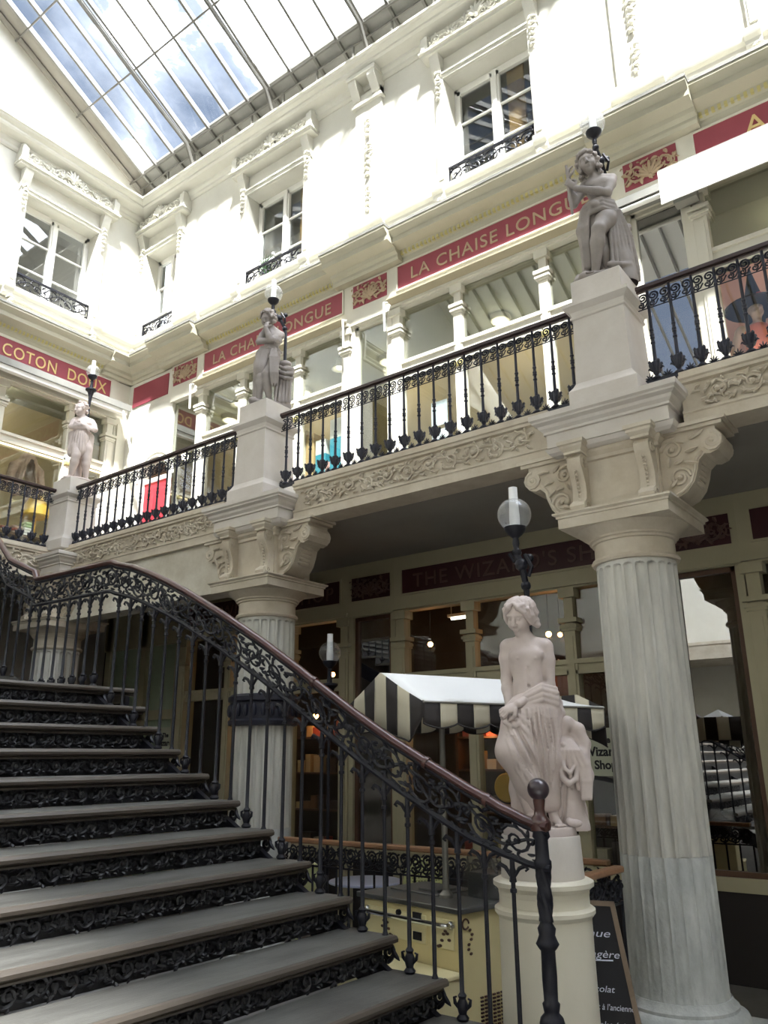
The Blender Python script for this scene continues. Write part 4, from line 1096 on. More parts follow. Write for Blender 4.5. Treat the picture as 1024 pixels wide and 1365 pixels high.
# scrollwork between the two bars, following the slope
def slope_band(y0, y1, n, seed, name='scroll_frieze'):
    m = MB(); zz = MB()
    L = y1 - y0
    rinceau(zz, Frame((0, 0, 0), V((1, 0, 0)), V((0, 1, 0))), L, DROP - .01, n, .016, .0105, seed, 8, turns=1.6)
    r = random.Random(seed)
    for i in range(int(L / .02)): leaf(zz, Frame((0, 0, 0), V((1, 0, 0)), V((0, 1, 0))), (r.uniform(0, L), r.uniform(.02, DROP - .03)), r.uniform(0, 6.3), r.uniform(.035, .07), .011, .014, 3)
    out = []
    for (s, t, h) in zz.v:
        y = y1 - s; out.append((XR - h + .008, y, rail_z(y) - .055 - DROP * min(1, .72 + .28 * max(0, y - 1.99) / .5) + t * min(1, .72 + .28 * max(0, y - 1.99) / .5)))
    m.add(out, zz.f); m.build(name, 'iron', sr)
slope_band(2.06, 5.9, 19, 21)
slope_band(5.9, 7.28, 7, 22)
slope_band(7.28, 10., 12, 23)
def stair_baluster(y, z0, z1, ornate=True, x=XR):
    m = MB(); H = z1 - z0
    pr = [(.028, 0), (.034, .012), (.020, .03), (.026, .05), (.030, .075), (.018, .10), (.024, .115), (.0125, .13)] if ornate else [(.018, 0), (.024, .012), (.015, .03), (.012, .04)]
    prof = [(r, z0 + z) for r, z in pr] + [(.0118, z0 + H * .5), (.0112, z1 - .17), (.018, z1 - .165), (.018, z1 - .15), (.012, z1 - .145), (.012, z1 - .12), (.02, z1 - .115), (.016, z1 - .09), (.022, z1 - .07), (.014, z1 - .05), (.013, z1 + .02)]
    m.lathe(x, y, prof, 9)
    for s in (-1, 1):
        m.tube([(x, y + s * .012, z1 - .09), (x, y + s * .04, z1 - .05), (x, y + s * .075, z1 - .035), (x, y + s * .09, z1 - .05), (x, y + s * .075, z1 - .06)], [.008, .011, .012, .009, .006], 5)
        if ornate: m.tube([(x, y + s * .02, z0 + .05), (x, y + s * .045, z0 + .075), (x, y + s * .05, z0 + .10), (x, y + s * .035, z0 + .105)], [.007, .01, .008, .005], 5)
    return m.build('baluster', 'iron', sr)
def bar_z(y): return rail_z(y) - .055 - DROP * min(1, .72 + .28 * max(0, y - 1.99) / .5)
for k in range(-3, 9):
    y, z = nose(k)
    for q, orn in ((.055, False), (.22, True)):
        yy = y + q
        if yy < 2.12: continue
        stair_baluster(yy, z - (.02 if not orn else 0), bar_z(yy), orn)
y = 6.12
while y < 7.3: stair_baluster(y, ZL, bar_z(y)); y += .165
for j in range(1, 12):
    for q in (.05, .22):
        y = YL1 + RUN * (j - 1) + q; stair_baluster(y, ZL + (4.9 - ZL) * j / 14, bar_z(y), q > .1)
# newel post
NX, NY = 3.99, 2.03
m = MB(); z0 = nose(8)[1]
prof = [(.06, z0), (.06, z0 + .06), (.04, z0 + .09), (.042, .68), (.055, .69), (.062, .715), (.055, .74), (.036, .76), (.04, .78), (.043, .80), (.034, .81), (.037, .92), (.035, 1.03), (.045, 1.04), (.058, 1.06), (.050, 1.075), (.04, 1.10), (.046, 1.13), (.033, 1.15), (.03, 1.16)]
m.lathe(NX, NY, prof, 16)
zs = [1.16 + .25 * i / 26 for i in range(27)]
vs = []; fs = []; n = 16
m.lathe(NX, NY, [(.034, z) for z in zs], 20, lambda r, z, a: r * (1 + .20 * math.cos(4 * a + (z - 1.16) * 48)))
m.lathe(NX, NY, [(.03, 1.40), (.045, 1.41), (.045, 1.44), (.036, 1.45), (.034, 1.54), (.046, 1.555), (.04, 1.58), (.04, 1.60)], 16)
m.build('newel_post', 'iron', sr, sharp=62)
m = MB(); m.lathe(NX, NY, [(.05, 1.585), (.055, 1.60), (.055, 1.625), (.048, 1.64), (.03, 1.66), (.026, 1.69), (.032, 1.73), (.03, 1.74)], 18); m.build('newel_cap', 'rail_wood', sr)
m = MB(); m.ball((NX, NY, 1.785), .057, 22, 14); m.build('newel_ball', pbr('dark_purple_brown_ball', (.035, .022, .028), .3, coat=.3), sr)

# ------------------------------------------------------------------ low fence between the columns
def fence(p0, p1, label):
    p0 = V(p0); p1 = V(p1); d = (p1 - p0); L = d.length; d.normalize()
    root = thing('low_fence', label, 'fence', ((p0 + p1) / 2).to_tuple(), 'low iron fences with wooden rails')
    H = 1.2
    F = Frame(p0, d, V((0, 0, 1)))
    def bar(m, h, z0, z1):
        m.add([F((0, z0), -h), F((L, z0), -h), F((L, z0), h), F((0, z0), h), F((0, z1), -h), F((L, z1), -h), F((L, z1), h), F((0, z1), h)],
              [(0, 3, 2, 1), (4, 5, 6, 7), (0, 1, 5, 4), (1, 2, 6, 5), (2, 3, 7, 6), (3, 0, 4, 7)])
    m = MB(); bar(m, .04, H - .045, H); m.build('handrail', 'fence_wood', root, bevel=.012)
    m = MB(); n = max(3, int(L / .12))
    for k in range(n): scroll_unit(m, F_off(F, 0, H - .235), k * L / n, L / n, .185, .010)
    rinceau(m, F_off(F, 0, H - .235), L, .18, max(3, int(L / .15)), .014, .008, 9, 5)
    bar(m, .008, H - .25, H - .235); m.build('scroll_frieze', 'iron', root)
    n = max(3, int(L / .15))
    for k in range(n + 1):
        q = F((L * k / n, 0)); q.x += 0
        m = MB(); m.lathe(q.x, q.y, [(.02, 0), (.02, .03), (.011, .06), (.011, .45), (.017, .46), (.017, .5), (.011, .51), (.011, H - .23)], 7); m.build('upright', 'iron', root)
    m = MB(); bar(m, .012, .08, .11); m.build('bottom_rail', 'iron', root)
    return root
fence((6.2, 6.05, 0), (6.2, 2.6, 0), 'low iron fence with brown wooden rail behind the yellow cart')
fence((5.12, 2.45, 0), (5.94, 2.42, 0), 'short fence with brown rail behind the chalkboard, meeting the nearest column')
# ------------------------------------------------------------------ round pedestal of the front statue
PX, PY = 4.55, 2.32
root = thing('round_pedestal', 'round cream pedestal under the front statue, right behind the newel post', 'pedestal', (PX, PY, 0))
m = MB(); m.lathe(PX, PY, [(.33, 0), (.33, .18), (.30, .2), (.285, .24), (.272, .27), (.266, .3), (.262, .9), (.262, 1.08), (.272, 1.09), (.284, 1.105), (.284, 1.125), (.27, 1.135), (.256, 1.14), (.255, 1.2)], 56, cap=False); m.build('drum', 'pedestal', root)
m = MB(); m.lathe(PX, PY, [(.255, 1.19), (.258, 1.205), (.258, 1.22), (.272, 1.235), (.286, 1.245), (.286, 1.268), (.262, 1.28), (.24, 1.285)], 56); m.build('ledge', 'pedestal', root)
m = MB(); m.lathe(PX, PY, [(.238, 1.28), (.228, 1.50), (.224, 1.512)], 56); m.build('upper_drum', 'stone', root)

# ------------------------------------------------------------------ cart with the striped canopy
N0 = V((4.84, 3.08, 0)); e1 = V((.19, .982, 0)); e2 = V((.982, -.19, 0)); CT = 1.0
def C_(a, b_, z): return N0 + e1 * a + e2 * b_ + V((0, 0, z))
cart = thing('food_cart', 'pale yellow food cart with grey counter and striped canopy, behind the lower stair railing', 'cart', C_(.5, .35, 0).to_tuple())
CM = Matrix(((e2.x, e1.x, 0, N0.x), (e2.y, e1.y, 0, N0.y), (0, 0, 1, 0), (0, 0, 0, 1)))   # (across, along, up)
def cm(): m = MB(); m.X = CM; return m
CL, CD = 1.05, .72
m = cm(); m.box(.03, CD - .02, .03, CL - .02, .06, CT - .035); m.build('body', 'cart', cart, bevel=.012)
m = cm(); m.box(0, CD, 0, CL, CT - .035, CT); m.build('counter', 'counter', cart, bevel=.006)
m = cm(); m.box(.02, .03, .08, .30, CT - .26, CT - .08); m.box(.02, .03, .34, .95, CT - .26, CT - .08)
m.build('front_panel', 'cart_pale', cart, bevel=.004)
m = cm(); m.tube([(.03, .10, CT - .11), (-.03, .10, CT - .11), (-.04, .14, CT - .11), (-.04, .9, CT - .11), (-.03, .94, CT - .11), (.03, .94, CT - .11)], .016, 8)
m.ball((.02, .10, CT - .11), .028, 8, 6); m.ball((.02, .94, CT - .11), .028, 8, 6); m.build('push_bar', 'chrome', cart)
m = cm(); m.box(.012, .024, .38, .46, CT - .24, CT - .19); m.box(.012, .024, .38, .46, CT - .12, CT - .07); m.tube([(.02, .6, CT - .09), (.0, .6, CT - .09)], .02, 8); m.build('latch', 'iron', cart)
m = cm()
for i in range(9):
    for j in range(10): m.box(.2 + .04 * i, .224 + .04 * i, .02, .035, .25 + .022 * j, .26 + .022 * j)
m.build('vent_grille', 'rail_wood', cart)
m = cm()
def sprig(o, flip):
    m = cm()
    for i in range(7):
        t = i / 6; m.ball((.018, o[0] + flip * .10 * t, o[1] + .05 * math.sin(t * 5)), (.006, .018, .010), 6, 4)
    m.build('painted_sprig', 'shelf_wood', cart)
sprig((.12, CT - .2), 1); sprig((.78, CT - .2), -1)
m = cm()
for i in range(6): m.ball((.12 + .02 * math.sin(i * 1.3), .026, CT - .14 - .028 * i), (.016, .005, .010), 5, 4)
m.tube([(.08 + .03 * math.cos(a / 3), .026, CT - .1 + .03 * math.sin(a / 3)) for a in range(18)], .006, 5)
m.build('painted_sprig', 'shelf_wood', cart)
m = cm(); m.box(.25, .6, .45, .95, CT, CT + .012); m.box(.3, .5, .5, .7, CT + .012, CT + .03); m.build('lid', 'counter', cart, bevel=.004)
m = cm(); m.prism([(.02, CT), (.02, CT + .26), (.28, CT + .3), (.36, CT + .02), (.36, CT)], 'x', .40, .41); m.build('glass_guard', 'glass_globe', cart)
m = cm(); m.prism([(.02, CT), (.02, CT + .26), (.28, CT + .3), (.36, CT + .02), (.36, CT)], 'x', .66, .67); m.build('glass_guard', 'glass_globe', cart)
m = cm(); m.box(.44, .64, .05, .33, CT, CT + .16); m.tube([(.5, .1, CT + .16), (.55, .2, CT + .26), (.6, .3, CT + .16)], .012, 6); m.build('griddle', 'iron_worn', cart, bevel=.02)
for a in (.12, .9):
    for q in (.1, .6):
        m = cm(); m.tube([(q - .02, a, .05), (q + .02, a, .05)], .05, 14); m.build('wheel', 'iron', cart)
# canopy
pole = C_(.38, .27, 0)
m = MB(); m.tube([(pole.x, pole.y, CT), (pole.x, pole.y, 2.42)], .022, 10); m.lathe(pole.x, pole.y, [(.05, CT), (.05, CT + .02), (.025, CT + .05)], 12); m.build('canopy_pole', 'steel', cart)
A0 = V((4.43, 3.40, 2.51)); ax = V((.936, -.351, 0)); sd_ = V((.351, .936, 0))
CLn = 1.62; HW = .50; EZ = 2.29
def K(a, s, z): return V((A0.x + ax.x * a + sd_.x * s, A0.y + ax.y * a + sd_.y * s, z))
m = MB(); nA, nS = 12, 10
vs = []; fs = []
for i in range(nA + 1):
    a = CLn * i / nA
    for j in range(nS + 1):
        s = -HW + 2 * HW * j / nS
        t = abs(s) / HW
        hip = max(0, 1 - (CLn - a) / .45) * .0
        z = 2.51 - (2.51 - EZ) * (t ** 1.05) - .02 * math.sin(PI * t) - .01 * math.sin(i * 2.1) * t
        if a > CLn - .4: z -= (a - CLn + .4) / .4 * .12 * (1 - t)
        vs.append(K(a, s, z))
for i in range(nA):
    for j in range(nS): q = i * (nS + 1) + j; fs.append((q, q + 1, q + nS + 2, q + nS + 1))
m.add(vs, fs); canopy = m.build('canopy', 'canvas', cart); so = canopy.modifiers.new('thick', 'SOLIDIFY'); so.thickness = .006
def valance(fn, L, n, drop_fn, z_fn, out):
    """striped hanging strip; fn(u) gives the plan point, z_fn the top edge, drop_fn the hang"""
    m = MB(); mats = []; hem = MB(); hp = []
    for i in range(n):
        sub = 6; vs = []; fs = []
        for k in range(sub + 1):
            u = L * (i + k / sub) / n
            p = fn(u); zt = z_fn(u); d_ = drop_fn(u)
            for q in range(4):
                f_ = q / 3; w_ = out * (.012 * math.sin(u * 23) * f_)
                vs.append((p.x + w_.x, p.y + w_.y, zt - d_ * f_))
            hp.append(vs[-1])
        for k in range(sub):
            for q in range(3): b0 = k * 4 + q; fs.append((b0, b0 + 1, b0 + 5, b0 + 4)); mats.append(i % 2)
        m.add(vs, fs)
    o = m.build('valance', 'stripe', canopy); o.data.materials.append(M['canvas_cream'])
    o.data.polygons.foreach_set('material_index', mats)
    so = o.modifiers.new('thick', 'SOLIDIFY'); so.thickness = .005
    hem.tube(hp, .006, 5); hem.build('hem', 'stripe', o)
def scal(P_, amp): return lambda u: amp[0] + amp[1] * abs(math.sin(PI * u / P_))
nst = 12
# side valances
for s in (-1, 1):
    valance(lambda u, s=s: K(u, s * HW, 0), CLn, nst, lambda u: .135 + .03 * abs(math.sin(PI * u / (2 * CLn / nst))) ** .7 - .0, lambda u: EZ - .0, sd_ * s)
# front gable hanging down on the side of the staircase
def gz(u):
    t = abs(u - HW) / HW; return 2.51 - (2.51 - EZ) * t ** 1.05 - .01 * math.sin(PI * t)
valance(lambda u: K(-.006, u - HW, 0), 2 * HW, 7, lambda u: gz(u) - (2.30 - .30 * (1 - u / (2 * HW)) ** .9 * min(1, (u + .02) / .18) ** .5), gz, ax * -1)
valance(lambda u: K(CLn + .006, u - HW, 0), 2 * HW, 7, lambda u: .28, lambda u: min(gz(u) - .0, 2.40), ax)
for z, s in ((EZ - .004, -1), (EZ - .004, 1)):
    m = MB(); m.tube([K(0, s * HW, z), K(CLn, s * HW, z)], .008, 6); m.build('frame_tube', 'steel', canopy)
m = MB(); m.tube([K(0, 0, 2.49), K(CLn, 0, 2.40)], .010, 6); m.tube([V((pole.x, pole.y, 2.38)), K(.0, -HW, EZ)], .007, 5); m.tube([V((pole.x, pole.y, 2.38)), K(0, HW, EZ)], .007, 5); m.tube([V((pole.x, pole.y, 2.38)), K(CLn, -HW, EZ)], .007, 5); m.tube([V((pole.x, pole.y, 2.38)), K(CLn, HW, EZ)], .007, 5)
m.build('frame_tube', 'steel', canopy)
# step box beside the cart
m = cm(); m.box(-.32, .0, .0, .95, 0, .62); m.box(-.33, .01, -.01, .96, .60, .63)
tag(m.build('storage_box', 'cart_pale', bevel=.008), 'low buff storage box in front of the yellow cart', 'box')

# ------------------------------------------------------------------ chalkboard
T = V((5.1, 2.13, 1.10)); Bt = V((4.98, 1.90, .0)); wl = V((-.42, .907, 0)).normalized()
wl = V((-.30, .95, 0)).normalized()
root = thing('chalkboard', 'leaning chalkboard menu with white handwriting, between the round pedestal and the nearest column', 'chalkboard', ((T + wl * .3).x, (T + wl * .3).y, 0))
up = (T - Bt); Hh = up.length; up.normalize(); Wd = .5
F = Frame(Bt + wl * Wd, -wl, up)      # s runs left to right, n towards the viewer
def slab(F, s0, s1, t0, t1, h0, h1):
    m = MB(); m.add([F((s0, t0), h0), F((s1, t0), h0), F((s1, t1), h0), F((s0, t1), h0), F((s0, t0), h1), F((s1, t0), h1), F((s1, t1), h1), F((s0, t1), h1)],
                    [(0, 3, 2, 1), (4, 5, 6, 7), (0, 1, 5, 4), (1, 2, 6, 5), (2, 3, 7, 6), (3, 0, 4, 7)]); return m
slab(F, .02, Wd - .02, .06, Hh - .02, -.008, .004).build('board', 'slate', root)
m = MB()
for a in ((0, .028, 0, Hh), (Wd - .028, Wd, 0, Hh), (0, Wd, Hh - .03, Hh), (0, Wd, .04, .07)):
    q = slab(F, *a, -.015, .015); m.add(q.v, q.f)
m.build('frame', 'board_frame', root)
lines = [('Bienvenue', .060, Hh - .20, .38, .05), ('\u00e0 la Passag\u00e8re', .056, Hh - .31, .42, .04), ('. Chocolat', .048, Hh - .49, .25, .14), ('. Chocolat \u00e0 l\u2019ancienne', .044, Hh - .58, .36, .12), ('. Chocolat \u00e9pic\u00e9', .046, Hh - .67, .32, .13), ('. Th\u00e9 au jasmin', .044, Hh - .76, .32, .13), ('. Caf\u00e9 cr\u00e8me', .044, Hh - .85, .26, .13)]
for body, size, t, wd_, s0 in lines:
    text_obj('handwriting', body, 'chalk', root, F((s0 + wd_ / 2, t), .0075), -wl, (up + (-wl) * .0), size, .002, shear=.35, width=wd_)
m = MB()
for (s0, s1, t) in ((.12, .42, Hh - .335), (.1, .30, Hh - .218)): m.tube([F((s0, t), .006), F((s1, t + .012), .006)], .004, 4)
m.build('chalk_rule', 'chalk', root)
m = MB(); m.tube([F((.03, Hh - .05), -.012), F((.03, 0), -.012) + V((.36, .12, 0)) * 1.0], .012, 5); m.tube([F((Wd - .03, Hh - .05), -.012), F((Wd - .03, 0), -.012) + V((.36, .12, 0))], .012, 5); m.build('back_leg', 'board_frame', root)

# ------------------------------------------------------------------ table and cane chairs behind the fence
root = thing('cafe_table', 'round pale blue cafe table behind the low fence, left of the yellow cart', 'table', (6.95, 5.55, 0))
m = MB(); m.lathe(6.95, 5.55, [(.36, .725), (.375, .73), (.375, .745), (.37, .75)], 36); m.build('table_top', 'tabletop', root)
m = MB(); m.lathe(6.95, 5.55, [(.22, 0), (.22, .02), (.04, .05), (.03, .1), (.03, .70), (.1, .725)], 16); m.build('pedestal_leg', 'iron', root)
def cane_chair(x, y, rz, label):
    root = thing('cane_chair', label, 'chair', (x, y, 0), 'woven cane chairs at the cafe table')
    X = Matrix.Translation((x, y, 0)) @ Matrix.Rotation(rz, 4, 'Z')
    m = MB(); m.X = X; m.box(-.21, .21, -.2, .2, .43, .46); m.build('seat', 'wicker', root, bevel=.015)
    m = MB(); m.X = X
    for i in range(13):
        a = -.2 + .4 * i / 12; h = .9 - .10 * (a / .2) ** 2
        m.tube([(a, .19, .46), (a, .235, h)], .013, 5)
    for j in range(13):
        z = .5 + .033 * j; w_ = .2 - max(0, (z - .82)) * .6
        m.tube([(-w_, .19 + .04 * (z - .46) / .44, z), (w_, .19 + .04 * (z - .46) / .44, z)], .012, 5)
    m.build('woven_back', 'wicker', root)
    m = MB(); m.X = X; m.tube([(-.21, .19, .44), (-.215, .22, .72), (-.17, .24, .86), (-.08, .245, .915), (.08, .245, .915), (.17, .24, .86), (.215, .22, .72), (.21, .19, .44)], .016, 7); m.build('back_frame', 'wicker', root)
    for s in (-1, 1):
        for q in (-1, 1):
            m = MB(); m.X = X; m.tube([(s * .2, q * .18, 0), (s * .19, q * .17, .44)], .014, 7); m.build('leg', 'wicker', root)
    return root
cane_chair(6.45, 6.14, .35 + PI, 'yellow green woven cane chair left of the pale blue table')
cane_chair(7.35, 5.0, 2.6 + PI, 'cane chair on the shop side of the pale blue table')
# ------------------------------------------------------------------ statues: rounded forms blended in a distance field, then meshed
class Field:
    def __init__(s, lo, hi, h):
        s.lo = np.array(lo, float); s.h = h
        s.n = np.ceil((np.array(hi, float) - s.lo) / h).astype(int) + 1
        s.F = np.full(tuple(s.n), .2, np.float32); s.base = None
        s.ax = [s.lo[i] + h * np.arange(s.n[i]) for i in range(3)]
    def grid(s, lo, hi):
        a = np.clip(np.floor((np.array(lo) - s.lo) / s.h).astype(int), 0, s.n - 1); b_ = np.clip(np.ceil((np.array(hi) - s.lo) / s.h).astype(int) + 1, 1, s.n)
        sl = tuple(slice(a[i], b_[i]) for i in range(3))
        X = s.ax[0][sl[0]][:, None, None]; Y = s.ax[1][sl[1]][None, :, None]; Z = s.ax[2][sl[2]][None, None, :]
        return sl, X, Y, Z
    def mix(s, sl, d, k, sub=False):
        a = s.F[sl]; d = d.astype(np.float32)
        if sub:
            d = -d; h = np.clip(.5 - .5 * (d - a) / k, 0, 1); s.F[sl] = a * (1 - (1 - h)) + 0 if False else np.maximum(a, d) + .0
            hh = np.maximum(k - np.abs(a - d), 0) / k; s.F[sl] = np.maximum(a, d) + hh * hh * k * .25
        else:
            hh = np.maximum(k - np.abs(a - d), 0) / k; s.F[sl] = np.minimum(a, d) - hh * hh * k * .25
    def cap(s, a, b_, r1, r2=None, k=.015, sub=False):
        r2 = r1 if r2 is None else r2
        a = np.array(a, float); b_ = np.array(b_, float); m = max(r1, r2) + k + 4 * s.h
        sl, X, Y, Z = s.grid(np.minimum(a, b_) - m, np.maximum(a, b_) + m)
        ba = b_ - a; L2 = max(float(ba @ ba), 1e-9)
        t = np.clip(((X - a[0]) * ba[0] + (Y - a[1]) * ba[1] + (Z - a[2]) * ba[2]) / L2, 0, 1)
        d = np.sqrt((X - a[0] - t * ba[0]) ** 2 + (Y - a[1] - t * ba[1]) ** 2 + (Z - a[2] - t * ba[2]) ** 2) - (r1 + (r2 - r1) * t)
        s.mix(sl, d, k, sub); return s
    def chain(s, pts, rs, k=.015, sub=False):
        if not isinstance(rs, (list, tuple)): rs = [rs] * len(pts)
        for i in range(len(pts) - 1): s.cap(pts[i], pts[i + 1], rs[i], rs[i + 1], k, sub)
        return s
    def ell(s, c, r, k=.015, R=None, sub=False):
        """ellipsoid, R = 3x3 whose rows are its axes"""
        c = np.array(c, float); r = np.array(r, float); m = r.max() + k + 4 * s.h
        sl, X, Y, Z = s.grid(c - m, c + m)
        x, y, z = X - c[0], Y - c[1], Z - c[2]
        if R is not None:
            R = np.array(R, float); x, y, z = (R[i, 0] * x + R[i, 1] * y + R[i, 2] * z for i in range(3))
        k0 = np.sqrt((x / r[0]) ** 2 + (y / r[1]) ** 2 + (z / r[2]) ** 2); k1 = np.sqrt((x / r[0] ** 2) ** 2 + (y / r[1] ** 2) ** 2 + (z / r[2] ** 2) ** 2)
        d = k0 * (k0 - 1) / np.maximum(k1, 1e-6)
        s.mix(sl, d, k, sub); return s
    def front(s, x, z, y_default=0.):
        """y of the foremost surface at (x, z), seen from -y"""
        i = int(round((x - s.lo[0]) / s.h)); k = int(round((z - s.lo[2]) / s.h))
        if not (0 <= i < s.n[0] and 0 <= k < s.n[2]): return y_default
        if s.base is None: s.base = s.F.copy()
        col = s.base[i, :, k]; w_ = np.nonzero(col < 0)[0]
        return s.ax[1][w_[0]] if len(w_) else y_default
    def fold(s, pts, r, k=.012, lift=.0, sub=False):
        """cord laid on the front surface through 2-D points (x, z)"""
        P = []
        for (x0, z0), (x1, z1) in zip(pts[:-1], pts[1:]):
            n = max(2, int(math.hypot(x1 - x0, z1 - z0) / .025))
            P += [(x0 + (x1 - x0) * i / n, z0 + (z1 - z0) * i / n) for i in range(n)]
        P.append(pts[-1])
        Q = []
        for x, z in P:
            y = s.front(x, z, None)
            if y is not None: Q.append((x, y + lift, z))
        n = len(Q)
        if n < 2: return s
        ys = [q[1] for q in Q]
        for _ in range(2): ys = [ys[0]] + [(ys[i - 1] + 2 * ys[i] + ys[i + 1]) / 4 for i in range(1, n - 1)] + [ys[-1]]
        Q = [(q[0], y, q[2]) for q, y in zip(Q, ys)]
        s.chain(Q, [r * (.55 + .45 * math.sin(PI * min(1, (i + 1) / max(1, n - 1) * .9))) for i in range(n)], k, sub); return s
    def mesh(s, name, mat, parent, X):
        F = s.F; S = F < 0; n = s.n
        c = np.zeros(tuple(n - 1), np.int32)
        P = np.zeros(tuple(n - 1) + (3,), np.float32); C = np.zeros(tuple(n - 1), np.float32)
        cor = [(i, j, k) for i in (0, 1) for j in (0, 1) for k in (0, 1)]
        def sl(o): return tuple(slice(o[i], n[i] - 1 + o[i]) for i in range(3))
        for ax_ in range(3):
            for o in cor:
                if o[ax_]: continue
                o2 = tuple(o[i] + (1 if i == ax_ else 0) for i in range(3))
                fa, fb = F[sl(o)], F[sl(o2)]; cr_ = (fa < 0) != (fb < 0)
                t = np.where(cr_, fa / np.where(cr_, fa - fb, 1), 0)
                for q in range(3): P[..., q] += np.where(cr_, (o[q] + (t if q == ax_ else 0)), 0)
                C += cr_
        act = C > 0; idx = -np.ones(act.shape, np.int64); ii = np.argwhere(act); idx[act] = np.arange(len(ii))
        vs = (ii + P[act] / C[act][:, None]) * s.h + s.lo
        faces = []
        for ax_ in range(3):
            u, v = [q for q in range(3) if q != ax_]
            sa = [slice(1, n[q] - 1) for q in range(3)]; sa[ax_] = slice(0, n[ax_] - 1); sb = list(sa); sb[ax_] = slice(1, n[ax_])
            a, b_ = S[tuple(sa)], S[tuple(sb)]; e = np.argwhere(a != b_)
            if not len(e): continue
            flip = a[a != b_]
            e = e.copy()
            for q in range(3):
                if q != ax_: e[:, q] += 1
            def g(du, dv):
                z = e.copy(); z[:, u] += du; z[:, v] += dv; return idx[z[:, 0], z[:, 1], z[:, 2]]
            quad = np.stack([g(-1, -1), g(0, -1), g(0, 0), g(-1, 0)], 1)
            if ax_ == 1: flip = ~flip
            quad[~flip] = quad[~flip][:, ::-1]
            faces.append(quad)
        fs = np.concatenate(faces); fs = fs[(fs >= 0).all(1)]
        Mx = np.array(X); off = np.array(WL[parent.name])
        vs = vs @ Mx[:3, :3].T + Mx[:3, 3] - off
        me = bpy.data.meshes.new(name)
        me.vertices.add(len(vs)); me.vertices.foreach_set('co', vs.astype(np.float32).ravel())
        me.loops.add(len(fs) * 4); me.loops.foreach_set('vertex_index', fs.astype(np.int32).ravel())
        me.polygons.add(len(fs)); me.polygons.foreach_set('loop_start', np.arange(0, len(fs) * 4, 4, dtype=np.int32))
        me.update(calc_edges=True); me.validate()
        me.polygons.foreach_set('use_smooth', np.ones(len(me.polygons), bool))
        me.materials.append(M[mat])
        o = bpy.data.objects.new(name, me); COL.objects.link(o); o.parent = parent; WL[o.name] = WL[parent.name]
        return o
def nrm(a): a = np.array(a, float); return a / np.linalg.norm(a)
class Head:
    """right, up, forward axes of a head; P() maps head coordinates to statue coordinates"""
    def __init__(s, c, f, up, sc):
        s.c = np.array(c, float); s.f = nrm(f); u = np.array(up, float); s.u = nrm(u - s.f * (u @ s.f)); s.r = np.cross(s.f, s.u); s.s = sc
        s.R = np.array([s.r, s.u, s.f])
    def P(s, x, y, z): return s.c + (s.r * x + s.u * y + s.f * z) * s.s
def face(F, H):
    q = H.s; E = lambda c, r, k=.015, sub=False: F.ell(H.P(*c), np.array(r) * q, k, H.R, sub)
    K = lambda a, b_, r1, r2, k=.01: F.cap(H.P(*a), H.P(*b_), r1 * q, r2 * q, k)
    E((0, .015, -.008), (.080, .095, .098)); E((0, -.055, .028), (.056, .062, .062), .03); E((0, -.108, .062), (.022, .02, .022), .025)
    for s in (-1, 1):
        E((s * .042, -.045, .055), (.027, .032, .03), .025)
        K((s * .012, .022, .088), (s * .055, .018, .070), .012, .010, .015)
        E((s * .032, -.003, .098), (.017, .012, .018), .010, True)
        E((s * .031, -.004, .076), (.015, .012, .014), .004)
        K((s * .018, .0045, .0895), (s * .045, .003, .080), .0045, .0035, .004)
        E((s * .081, -.01, -.005), (.012, .030, .019), .008)
    K((0, .018, .090), (0, -.038, .112), .009, .013, .010)
    for s in (-1, 1): E((s * .012, -.042, .102), (.009, .008, .010), .008)
    K((-.020, -.073, .084), (.020, -.073, .084), .006, .006, .008); K((-.012, -.069, .093), (.012, -.069, .093), .0065, .0065, .006); K((-.014, -.082, .089), (.014, -.082, .089), .0075, .0075, .006)
    E((0, -.0755, .099), (.019, .0022, .008), .003, True)
def hand(F, w, d, n, sc, curl=.9, side=1, spread=.05):
    """wrist, direction of the fingers, palm normal; fingers curl towards the palm normal"""
    w = np.array(w, float); d = nrm(d); n = np.array(n, float); n = nrm(n - d * (n @ d)); t = np.cross(d, n) * side
    F.ell(w + d * .045 * sc, np.array([.032, .045, .017]) * sc, .012, np.array([t, d, n]))
    for i, L in enumerate((.068, .076, .070, .056)):
        o = (i - 1.5) * .0165 * sc
        p = w + d * .078 * sc + t * o; dd = d + t * (i - 1.5) * spread
        a = 0; seg = [.45, .32, .23]; rad = [.0088, .0080, .0070, .0058]; Pn = [p]
        for j in range(3):
            a += curl * (.35, .75, .55)[j]
            v = nrm(dd * math.cos(a) + n * math.sin(a)); p = p + v * L * seg[j] * sc; Pn.append(p)
        F.chain(Pn, [r * sc for r in rad], .004)
    p0 = w + d * .02 * sc - t * .026 * sc; p1 = p0 + (d * .6 - t * .7 + n * .35) * .035 * sc; p2 = p1 + (d * .9 + n * .45) * .03 * sc; p3 = p2 + (d * .9 + n * .5 + t * .2) * .022 * sc
    F.chain([p0, p1, p2, p3], [.013 * sc, .011 * sc, .009 * sc, .007 * sc], .008)
def foot(F, a, d, sc, k=.012):
    a = np.array(a, float); d = nrm((d[0], d[1], 0)); t = np.array((-d[1], d[0], 0))
    F.cap(a + (0, 0, .0), a - d * .02 * sc + (0, 0, -.035 * sc), .024 * sc, .026 * sc, k); F.cap(a + (0, 0, -.005), a + d * .085 * sc + (0, 0, -.045 * sc), .024 * sc, .020 * sc, k)
    for i in range(5): 
        p = a + d * (.095 - .006 * i) * sc + t * (i - 2) * .013 * sc + (0, 0, -.047 * sc); F.cap(p, p + d * .03 * sc * (1 if i else 1.15) , .0095 * sc, .008 * sc, .004)
